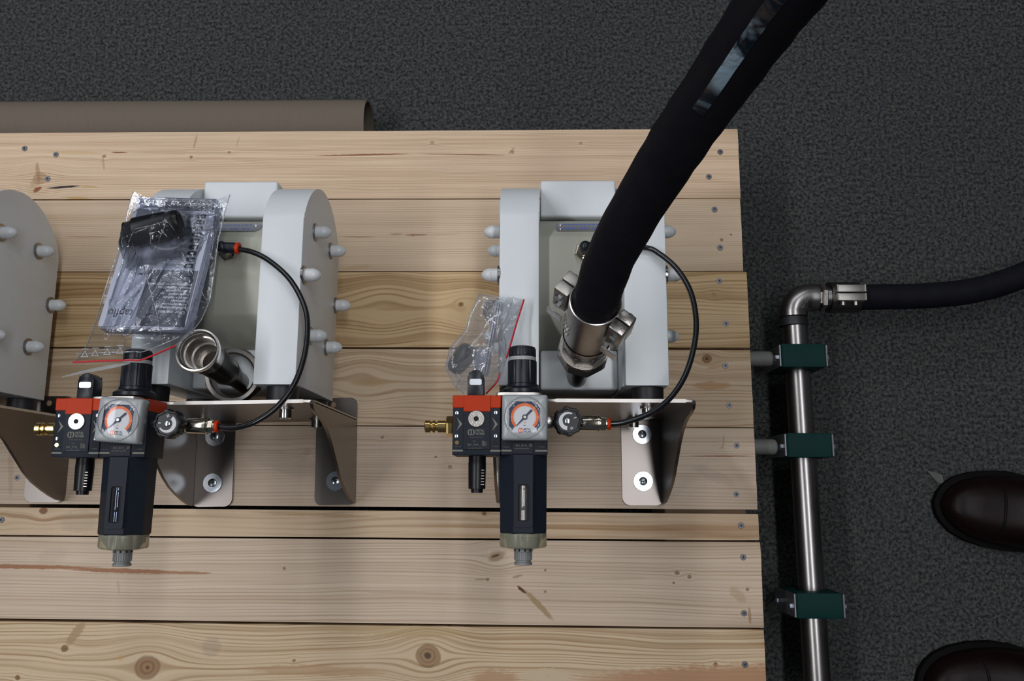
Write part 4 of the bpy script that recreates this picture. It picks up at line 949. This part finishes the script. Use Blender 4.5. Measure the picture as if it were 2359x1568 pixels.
# ---------------------------------------------------------------- booklets
def Rbook(a, bb, g): return Matrix.Rotation(g, 4, 'Z') @ Matrix.Rotation(bb, 4, 'Y') @ Matrix.Rotation(a, 4, 'X')
BW, BH = 89.0, 162.0
BM = Matrix.Translation((-391.5, 239, 231.5)) @ Rbook(math.radians(-17.5), 0, math.radians(-1.8))
labels = ['topmost slate and pale blue manual, its printed cover facing up', 'manual directly under the topmost one in the bagged stack', 'third manual from the top of the bagged stack', 'fourth manual from the top of the bagged stack', 'fifth manual from the top, lowest of the bagged stack']
for k in range(5):
    Mx = BM @ Tz((0, .8, 1.8, 2.4, 3.2)[k], (0, -.8, -1.6, -1.2, -2.0)[k], -2.3 * k, (0, .3, -.2, .4, .2)[k])
    bs = Mx @ Vector((0, 0, -2.2)); r = thing('booklet', bs, labels[k], 'booklet', 'bagged manuals')
    b = MB(); b.box(-BW / 2 + .3, BW / 2 - .3, -BH / 2 + .3, BH / 2 - .3, -1.9, -.3, M=Mx); b.build('pages', M['paper'], r)
    b = MB(); b.prism(rrect(-BW / 2, BW / 2, -BH / 2, BH / 2, 2), -.28, 0, 'z', M=Mx); b.prism(rrect(-BW / 2, BW / 2, -BH / 2, BH / 2, 2), -2.2, -1.92, 'z', M=Mx)
    cv = b.build('cover', M['cover_l'] , r)
    if k == 0:
        def uv(u, v): return (-BW / 2 + BW * u, BH / 2 - BH * v)
        def quad(b, P_, z): b.prism([uv(*p) for p in P_], z, z + .05, 'z', M=Mx)
        b = MB(); quad(b, [(.345, 0), (.985, 0), (.985, .105), (.30, .105), (.30, .06)], .02)
        quad(b, [(.40, .60), (.43, .575), (.99, .575), (.99, .99), (.42, .99), (.40, .90)], .02)
        quad(b, [(.05, .10), (.34, .10), (.30, .22), (.05, .24)], -.03); b.build('slate_panels', M['cover_d'], cv)
        b = MB(); quad(b, [(.32, .12), (.95, .12), (.95, .56), (.40, .56)], .02); b.build('list_panel', M['cover_m'], cv)
        b = MB(); c_ = uv(.52, .27); b.ring_plate([(c_[0] + 25 * math.cos(2 * PI * q / 40), c_[1] + 25 * math.sin(2 * PI * q / 40)) for q in range(40)], [(c_[0] + 22.4 * math.cos(2 * PI * q / 40), c_[1] + 22.4 * math.sin(2 * PI * q / 40)) for q in range(40)], .08, .13, M=Mx)
        def tx(b, s, size, u, v, al, z=.15, bold=False, sx=1.0):
            p = uv(u, v); add_text(b, s, size, Mx @ Tz(p[0], p[1], z, 180), al, bold, sx)
        tx(b, 'User manual', 5.4, .955, .885, 'LEFT', bold=True)
        for q, s in enumerate(('Instrukcja obs\u0142ugi', 'Anv\u00e4ndarmanual', 'K\u00e4ytt\u00f6ohje', 'N\u00e1vod k obsluze', 'Brugermanual', 'Kezel\u00e9si utas\u00edt\u00e1s', 'Manualul utilizatorului', '\u0418\u043d\u0441\u0442\u0440\u0443\u043a\u0446\u0438\u044f \u0437\u0430 \u0443\u043f\u043e\u0442\u0440\u0435\u0431\u0430')):
            tx(b, s, 3.9, .955, .853 - .0245 * q, 'LEFT', bold=True)
        tx(b, 'EN \u2022 PL \u2022 SE', 2.2, .90, .045, 'LEFT'); 
        for q, s in enumerate(('GB', 'PL', 'SE', 'FI', 'CZ', 'DK', 'HU', 'RO', 'BG')): tx(b, s, 3.7, .86, .540 - .0492 * q, 'CENTER', z=.2, bold=True)
        b.build('light_print', M['cover_w'], cv, normals=False)
        b = MB()
        for q in range(9):
            v = .540 - .0492 * q
            P_ = [uv(.91, v - .015), uv(.91, v + .015)]
            p = uv(.86, v); b.prism([(p[0] + 4.6, p[1] + 2.6), (p[0] - 3.5, p[1] + 2.6), (p[0] - 5.6, p[1] + 1.2), (p[0] - 5.6, p[1] - 1.2), (p[0] - 3.5, p[1] - 2.6), (p[0] + 4.6, p[1] - 2.6)], .1, .14, 'z', M=Mx)
            if q < 8:
                for ln in range(2):
                    wd = (22, 26, 17, 24, 14, 20, 25, 18)[q]; tx(b, 'read before use and keep safe'[:wd], 1.7, .77, v + .004 - .012 * ln, 'LEFT', bold=True)
        tx(b, 'tapflo', 13.5, .36, .90, 'LEFT', sx=.86); tx(b, 'UM3', 4.2, .37, .61, 'LEFT', bold=True); tx(b, 'www.tapflo.com', 4.2, .30, .045, 'LEFT'); tx(b, '1 | 2020', 3.0, .66, .605, 'LEFT')
        b.build('dark_print', M['cover_t'], cv, normals=False)
        b = MB(); tx(b, 'CE', 8.5, .95, .605, 'LEFT', bold=True); b.build('conformity_mark', M['cover_t'], cv, normals=False)

# black plug in the bag, lying on the manuals
pl = thing('black_plug', (-400, 275, 231), 'black ribbed plastic plug lying on the manual stack in the bag', 'plug', 'bagged black plugs')
pa = BM @ Vector((-35, 20, 15.6)); pb = BM @ Vector((17, 37, 15.6)); dv = pb - pa
b = MB(); b.lathe(pa, dv, [(q * 1.1, w_ * 1.1) for q, w_ in [(0, 0), (0, 11), (1, 12), (2, 11), (3, 12), (4, 11), (5, 12), (6, 11), (7, 12), (8, 11), (9, 12), (9.5, 14), (11, 14.2), (38, 13.6), (40, 13.2), (40, 12.2), (44, 12.2), (44, 13.0), (51, 12.2), (52.5, 10), (52.5, 8), (50, 7.6), (50, 0)]], 40)
b.build('plug_body', M['black'], pl)

# ---------------------------------------------------------------- zip bags
def bag_mat(haze, nm):
    t = NT(nm); tr = t.node('ShaderNodeBsdfTransparent'); gl = t.node('ShaderNodeBsdfGlossy'); df = t.node('ShaderNodeBsdfDiffuse')
    tr.inputs[0].default_value = (0.93, 0.94, 0.96, 1)
    gl.inputs['Roughness'].default_value = 0.05; gl.inputs[0].default_value = (0.9, 0.92, 0.95, 1); df.inputs[0].default_value = (0.55, 0.56, 0.58, 1)
    fr = t.node('ShaderNodeFresnel'); fr.inputs[0].default_value = 1.55
    nz = t.noise(t.obj(), 60, 3)
    bp = t.node('ShaderNodeBump'); bp.inputs['Strength'].default_value = 0.45; bp.inputs['Distance'].default_value = 0.0015; t.put(bp.inputs['Height'], t.noise(t.obj(), 75, 3, .6, 1.5))
    for x in (gl, df, fr): t.l.new(bp.outputs[0], x.inputs['Normal'])
    m1 = t.node('ShaderNodeMixShader'); t.put(m1.inputs[0], t.math('MULTIPLY_ADD', nz, haze, haze * 0.4)); t.l.new(tr.outputs[0], m1.inputs[1]); t.l.new(df.outputs[0], m1.inputs[2])
    m2 = t.node('ShaderNodeMixShader'); t.put(m2.inputs[0], t.math('MULTIPLY', fr.outputs[0], 1.25, clamp=True)); t.l.new(m1.outputs[0], m2.inputs[1]); t.l.new(gl.outputs[0], m2.inputs[2])
    t.l.new(m2.outputs[0], t.out.inputs[0]); return t.m
M['bag'] = bag_mat(0.035, 'clear bag film'); M['bag2'] = bag_mat(0.19, 'milky bag film')
def interp(R, v):
    for a, b_ in zip(R, R[1:]):
        if v <= b_[0] + 1e-9:
            f_ = (v - a[0]) / (b_[0] - a[0]); return [p + (q - p) * f_ for p, q in zip(a[1:], b_[1:])]
    return list(R[-1][1:])
def make_bag(name, label, rails, seed, bulge, under, lines, film, sag=0.0, nu=96, nv=150):
    """rails: (v, px left, py left, z left, px right, py right, z right)"""
    rnd = random.Random(seed)
    r0 = interp(rails, .5); bp = at(r0[0], r0[1], r0[2]); r = thing(name, bp, label, 'bag', 'clear zip bags')
    creases = []
    for k in range(lines):
        creases.append((rnd.random(), rnd.random(), rnd.uniform(0, PI), rnd.uniform(.5, 1.0) * rnd.choice((1, 1, -1)), rnd.uniform(.018, .06), rnd.uniform(.15, .45)))
    def surf(side):
        rows = []
        for j in range(nv + 1):
            v = j / nv; a = interp(rails, v); A = at(*a[:3]); B = at(*a[3:]); row = []
            for i in range(nu + 1):
                u = i / nu; p = A.lerp(B, u) + Vector((0, -sag * max(0, 1 - v / .08) * min(1, 7 * u, 7 * (1 - u)), 0)); e = min(1.0, 5 * u, 5 * (1 - u)) * min(1.0, 7 * v, 7 * (1 - v)); e = e * e * (3 - 2 * e)
                z = 0.0
                for (cu_, cv_, an, am, wd, ln) in creases:
                    du = u - cu_; dv_ = (v - cv_) * 1.6; t_ = du * math.cos(an) + dv_ * math.sin(an); s_ = -du * math.sin(an) + dv_ * math.cos(an)
                    if abs(s_) < wd and abs(t_) < ln: z += am * (1 - abs(s_) / wd) * (1 - (t_ / ln) ** 2)
                z *= 3.0; z += 1.3 * noise.noise(Vector((u * 4 + seed, v * 6, side * 3)))
                if side > 0: p = p + Vector((0, 0, 1)) * (e * (bulge(u, v) + max(-1.0, z)) + .4)
                else: p = p - Vector((0, 0, 1)) * (e * under(u, v) + .2)
                row.append(p)
            rows.append(row)
        return rows
    b = MB(); top = surf(1); b.grid(top); b.build('top_film', film, r, sharp=30)
    b = MB(); b.grid(surf(-1)); b.build('bottom_film', film, r, sharp=30)
    return r, top
def st_top(p):
    """height of the top of the manual stack plane over level z at p"""
    q = BM.inverted() @ p; return q
def bulge1(u, v):
    a = interp(rails1, v); p = at(*a[:3]).lerp(at(*a[3:]), u); q = BM.inverted() @ p
    h = 0.0
    inx = max(0, abs(q.x) - BW / 2); iny = max(0, abs(q.y) - BH / 2)
    fall = max(0.0, 1 - math.hypot(inx, iny) / 22)
    h = max(h, (-q.z + 3.0) * fall)
    pp_ = q - Vector((-8, 29, 0)); c, s = math.cos(-.31), math.sin(-.31); xx = pp_.x * c - pp_.y * s; yy = pp_.x * s + pp_.y * c
    dd = max(0, 1 - (max(0, abs(xx) - 22) / 14) ** 2) * max(0, 1 - (max(0, abs(yy) - 6) / 24) ** 2)
    return h + 31 * dd
rails1 = [(0, 308, 440, 214, 530, 448, 212), (.04, 300, 462, 214, 524, 468, 214), (.28, 280, 545, 216, 503, 550, 218), (.45, 257, 620, 222, 494, 620, 222), (.62, 232, 700, 236, 484, 690, 232), (.76, 216, 755, 252, 462, 740, 246), (.88, 198, 800, 270, 432, 775, 262), (1, 174, 832, 286, 404, 795, 272)]
bag1, top1 = make_bag('zip_bag', 'large clear zip bag of manuals draped over the middle pump', rails1, 5, bulge1, lambda u, v: 6.0 if v < .75 else 1.0, 34, M['bag'], 7.0)
zl = catmull([at(168, 834, 288), at(240, 831, 289), at(300, 829, 289), at(330, 827, 288), at(404, 796, 275)], 6)
b = MB(); b.tube(zl, .9, 8); b.build('red_zip_line', M['redl'], bag1)
def on_top(top, L, lift=0.3):
    flat = [p for row in top for p in row]; out = []
    for px, py in L:
        z = 230.0
        for _ in range(4):
            q = at(px, py, z); z = min(flat, key=lambda p: (p.x - q.x) ** 2 + (p.y - q.y) ** 2).z
        out.append(at(px, py, z + lift))
    return out
def folds(bag, top, LL, rr, m):
    for L in LL:
        P_ = on_top(top, L); C_ = []
        for a, c_ in zip(P_, P_[1:]):
            for k in range(5): C_.append(a.lerp(c_, k / 5) + Vector((.35 * noise.noise(a * .3 + Vector((k, 0, 0))), .35 * noise.noise(a * .3 + Vector((0, k, 0))), 0)))
        C_.append(P_[-1]); n_ = len(C_)
        b = MB(); b.tube(C_, rr, 6, [rr * (.35 + .65 * math.sin(PI * (i + .5) / n_)) for i in range(n_)]); b.build('fold_highlight', m, bag)
M['fold_highlight'] = bag_mat(0.30, 'film fold highlight'); M['seam'] = bag_mat(0.45, 'welded film seam')  # milky film for ridges added along creases as their bright highlight lines
folds(bag1, top1, [[(309, 528), (325, 524), (345, 520), (366, 514), (382, 508)], [(382, 508), (378, 525), (370, 542), (364, 562), (357, 581)], [(357, 581), (368, 602), (382, 622), (395, 642), (412, 664), (433, 681), (456, 691), (481, 700)],
   [(386, 510), (400, 528), (411, 545), (417, 572), (427, 598), (440, 622), (452, 646), (466, 674), (481, 700)], [(322, 588), (331, 612), (337, 636), (347, 670), (357, 703), (366, 748), (377, 800)], [(309, 528), (297, 556), (286, 590), (272, 636), (255, 690), (238, 736)],
   [(343, 534), (348, 548), (346, 560), (355, 564), (350, 574), (345, 566)], [(304, 562), (309, 572), (313, 583), (306, 596), (303, 604)], [(303, 566), (298, 584), (294, 602), (292, 616)], [(410, 512), (432, 492), (452, 480), (470, 473), (474, 480), (462, 494), (442, 506)],
   [(470, 554), (462, 568), (466, 584), (474, 604), (481, 618)], [(318, 586), (314, 612), (308, 640), (302, 668)], [(436, 520), (452, 528), (486, 529), (470, 542)], [(222, 808), (262, 800), (300, 802), (346, 790)], [(240, 770), (300, 772), (340, 778), (390, 770)], [(262, 718), (250, 735), (246, 750), (262, 752), (268, 738)], [(316, 458), (360, 459), (420, 460), (498, 459)]], .50, M['fold_highlight'])
def seam(bag, rails, side, nm='side_seam'):
    P_ = []
    for k in range(33):
        a = interp(rails, k / 32); q = at(*(a[:3] if side == 0 else a[3:])); P_.append(q)
    b = MB(); b.tube(P_, .5, 6); b.build(nm, M['seam'], bag)
seam(bag1, rails1, 0); seam(bag1, rails1, 1)
zw = [p + Vector((2, 8, .5)) for p in zl]
b = MB(); b.tube(zw, .5, 6); b.build('zip_ridge', M['seam'], bag1)
b = MB()
for k, (qx, qy) in enumerate(((195, 817), (219, 815), (247, 812), (276, 809))):
    c_ = at(qx, qy, 290)
    b.ring_plate([(c_.x + 4.2 * math.cos(a), c_.y + 4.2 * math.sin(a)) for a in (PI / 2, PI * 7 / 6, PI * 11 / 6)], [(c_.x + 3.0 * math.cos(a), c_.y + 3.0 * math.sin(a)) for a in (PI / 2, PI * 7 / 6, PI * 11 / 6)], 290, 290.1)
    b.box(c_.x - 3.2, c_.x + 3.2, c_.y + 5.4, c_.y + 6.0, 290, 290.1)
b.build('recycling_marks', M['ring'], bag1)
b = MB(); tp = catmull([at(143, 868, 280), at(200, 855, 283), at(262, 843, 286), at(300, 836, 287)], 6)
b.grid([[p + Vector((0, .3 + 1.6 * math.sin(PI * i / len(tp) * .9 + .2), 0)) for i, p in enumerate(tp)], [p + Vector((0, -.3 - 1.6 * math.sin(PI * i / len(tp) * .9 + .2), .6)) for i, p in enumerate(tp)]])
b.build('torn_strip', M['tie'], bag1)

rails2 = [(0, 1105, 676, 214, 1208, 689, 212), (.05, 1102, 682, 212, 1206, 697, 213), (.2, 1085, 720, 208, 1196, 728, 216), (.4, 1072, 760, 202, 1183, 770, 224), (.6, 1036, 800, 196, 1169, 818, 236), (.75, 1026, 845, 192, 1158, 850, 240), (.88, 1044, 885, 200, 1140, 884, 240), (1, 1068, 906, 214, 1120, 908, 234)]
def bulge2(u, v): return 15 * math.exp(-((u - .38) / .28) ** 2 - ((v - .62) / .22) ** 2) + 8 * math.exp(-((u - .4) / .3) ** 2 - ((v - .25) / .2) ** 2)
bag2, top2 = make_bag('zip_bag', 'small clear zip bag leaning on the left plate of the hose pump', rails2, 11, bulge2, lambda u, v: 10 * math.exp(-((u - .4) / .3) ** 2 - ((v - .55) / .3) ** 2), 24, M['bag2'])
zl = catmull([at(1207, 690, 215), at(1190, 745, 221), at(1178, 787, 230), at(1167, 824, 238)], 6)
b = MB(); b.tube(zl, .9, 8); b.build('red_zip_line', M['redl'], bag2)
zl = catmull([at(1152, 858, 242), at(1146, 877, 242), at(1131, 895, 240), at(1119, 907, 238)], 6)
b = MB(); b.tube(zl, .8, 8); b.build('red_zip_line', M['redl'], bag2)
seam(bag2, rails2, 0); seam(bag2, rails2, 1)
folds(bag2, top2, [[(1157, 768), (1153, 782), (1155, 798), (1161, 812), (1166, 824)], [(1160, 768), (1164, 785), (1165, 805), (1166, 822)], [(1163, 830), (1150, 842), (1138, 856), (1132, 874)], [(1184, 682), (1174, 712), (1164, 742)], [(1150, 680), (1138, 700), (1120, 704)], [(1030, 852), (1060, 850), (1100, 842), (1122, 832)], [(1050, 892), (1060, 872), (1052, 858)]], .45, M['fold_highlight'])
p2 = thing('black_plug', (-70, 150, 190), 'black plastic plug in the small bag left of the hose pump', 'plug', 'bagged black plugs')
pa = at(1046, 849, 184); pb = at(1079, 808, 192)
b = MB(); b.lathe(pa, pb - pa, [(-3, 0), (-3, 6), (0, 9), (6, 10.5), (22, 11.5), (26, 11.2), (29, 9.5), (30, 7), (28, 6), (28, 0)], 32); b.build('plug_body', M['black'], p2)
lf = thing('leaflet_stack', tuple(at(1125, 780, 196)), 'folded leaflets standing on edge in the small bag', 'leaflets')
for k in range(3):
    a = at(1143 + k * 5, 694, 205); c_ = at(1112 + k * 6, 862, 216); dr = (c_ - a); s = Vector((0, 0, -1)) * 22 + Vector((-4, 0, 0)); nn = Vector((1.2, 0, 0))
    b = MB()
    V = [b.bm.verts.new(q) for q in (a, c_, c_ + s, a + s, a + nn, c_ + nn, c_ + s + nn, a + s + nn)]
    for fc in ((0, 1, 2, 3), (4, 7, 6, 5), (0, 4, 5, 1), (1, 5, 6, 2), (2, 6, 7, 3), (3, 7, 4, 0)): b.bm.faces.new([V[q] for q in fc])
    b.build('leaflet', M['paper'], lf)
cdo = thing('small_card', tuple(at(1126, 720, 200)), 'brown card piece in the top of the small bag', 'card')
b = MB(); P_ = [at(1116, 691, 204), at(1141, 691, 205), at(1131, 750, 206), at(1112, 722, 204)]
V = [b.bm.verts.new(q) for q in P_] + [b.bm.verts.new(q + Vector((0, 0, -1))) for q in P_]
for fc in ((0, 1, 2, 3), (7, 6, 5, 4), (0, 4, 5, 1), (1, 5, 6, 2), (2, 6, 7, 3), (3, 7, 4, 0)): b.bm.faces.new([V[q] for q in fc])
b.build('card_sheet', M['card'], cdo)
b = MB(); P_ = [at(1104, 798, 205), at(1130, 812, 212), at(1112, 862, 214), at(1088, 845, 206)]
V = [b.bm.verts.new(q) for q in P_] + [b.bm.verts.new(q + Vector((0, 0, -1))) for q in P_]
for fc in ((0, 1, 2, 3), (7, 6, 5, 4), (0, 4, 5, 1), (1, 5, 6, 2), (2, 6, 7, 3), (3, 7, 4, 0)): b.bm.faces.new([V[q] for q in fc])
b.build('printed_slip', M['cover_m'], lf)

# ---------------------------------------------------------------- person: shoes and trouser legs at the right
per = thing('person', (800, -130, -144), 'person at the right edge, wearing polished dark brown leather shoes', 'person')
def shoe(tipx, tipy, ang, side):
    """shoe along +x from the toe; returns upper, sole"""
    A = Matrix.Translation((tipx, tipy, -144)) @ Matrix.Rotation(ang, 4, 'Z')
    # half widths along the length (0 = toe tip)
    st = [(0, 2, 2), (4, 15, 15), (12, 27, 25), (25, 38, 35), (45, 47, 43), (70, 53, 47), (100, 56, 48), (130, 53, 45), (165, 44, 38), (200, 36, 34), (240, 36, 34), (275, 35, 33), (292, 26, 25), (300, 8, 8)]
    ht = [16, 30, 38, 43, 46, 50, 56, 68, 84, 92, 90, 88, 78, 50]
    b = MB(); n = 24; rows = []
    for (x, wl, wr_), h in zip(st, ht):
        row = []
        for k in range(n + 1):
            a = PI * k / n; wv_ = (wl if math.cos(a) * side > 0 else wr_) * .93
            row.append(A @ Vector((x + 3, math.copysign(abs(math.cos(a)) ** .75, math.cos(a)) * wv_, 10 + (h - 10) * abs(math.sin(a)) ** .8)))
        rows.append(row)
    V = b.grid(rows); b.bm.faces.new(V[0]); b.bm.faces.new(V[-1][::-1])
    up = b.build('shoe', M['leather'], per, sharp=60)
    b = MB(); P = [(x, wl * side) for x, wl, _ in st] + [(x, -wr_ * side) for x, _, wr_ in st[::-1]]
    P = [(x * 1.01 - 4, y * 1.06) for x, y in P]
    if side < 0: P = P[::-1]
    b.prism(P, .2, 12, 'z', bev=1.5, seg=2, M=A); b.build('sole', M['sole'], up)
    b = MB()
    for q, xx in enumerate((62, 64.5)):
        pts = []
        for k in range(15):
            a = PI * (.12 + .76 * k / 14); wv_ = (51 if math.cos(a) * side > 0 else 46) * .93
            pts.append(A @ Vector((xx + 3 + 7 * math.sin(a) , math.copysign(abs(math.cos(a)) ** .75, math.cos(a)) * wv_, 10.6 + 39.5 * abs(math.sin(a)) ** .8)))
        b.tube(pts, .7, 6)
    b.build('cap_seam', M['sole'], up)
    # trouser leg
    b = MB(); c_ = A @ Vector((232, 0, 0)); rows = []
    for z, rx, ry, ox in ((50, 62, 52, -6), (58, 64, 54, -6), (90, 58, 52, 0), (250, 60, 58, 4), (450, 68, 66, 2), (520, 74, 70, 4), (760, 92, 86, 10)):
        rows.append([c_ + Vector((ox + rx * math.cos(2 * PI * k / 24) + 2 * math.sin(5 * k + z), ry * math.sin(2 * PI * k / 24), z)) for k in range(24)])
    V = b.grid(rows, closed=True); b.bm.faces.new(V[-1])
    b.build('trouser_leg', M['cloth'], per)
shoe(567, -10, math.radians(-9), 1)
shoe(524, -250, math.radians(-2), 1)
b = MB(); q = at(2157, 1096, -143)
b.prism([(q.x - 14, q.y + 7), (q.x - 4, q.y + 6), (q.x + 8, q.y + 2), (q.x + 10, q.y - 12), (q.x, q.y - 10), (q.x - 5, q.y - 2)], -143.9, -141, 'z', bev=.6, seg=1)
tag(b.build('plastic_scrap', M['scrap']), 'small clear plastic scrap on the floor by the shoe toe', 'scrap')

for o in list(bpy.data.objects):
    if '_b' in o: del o['_b']
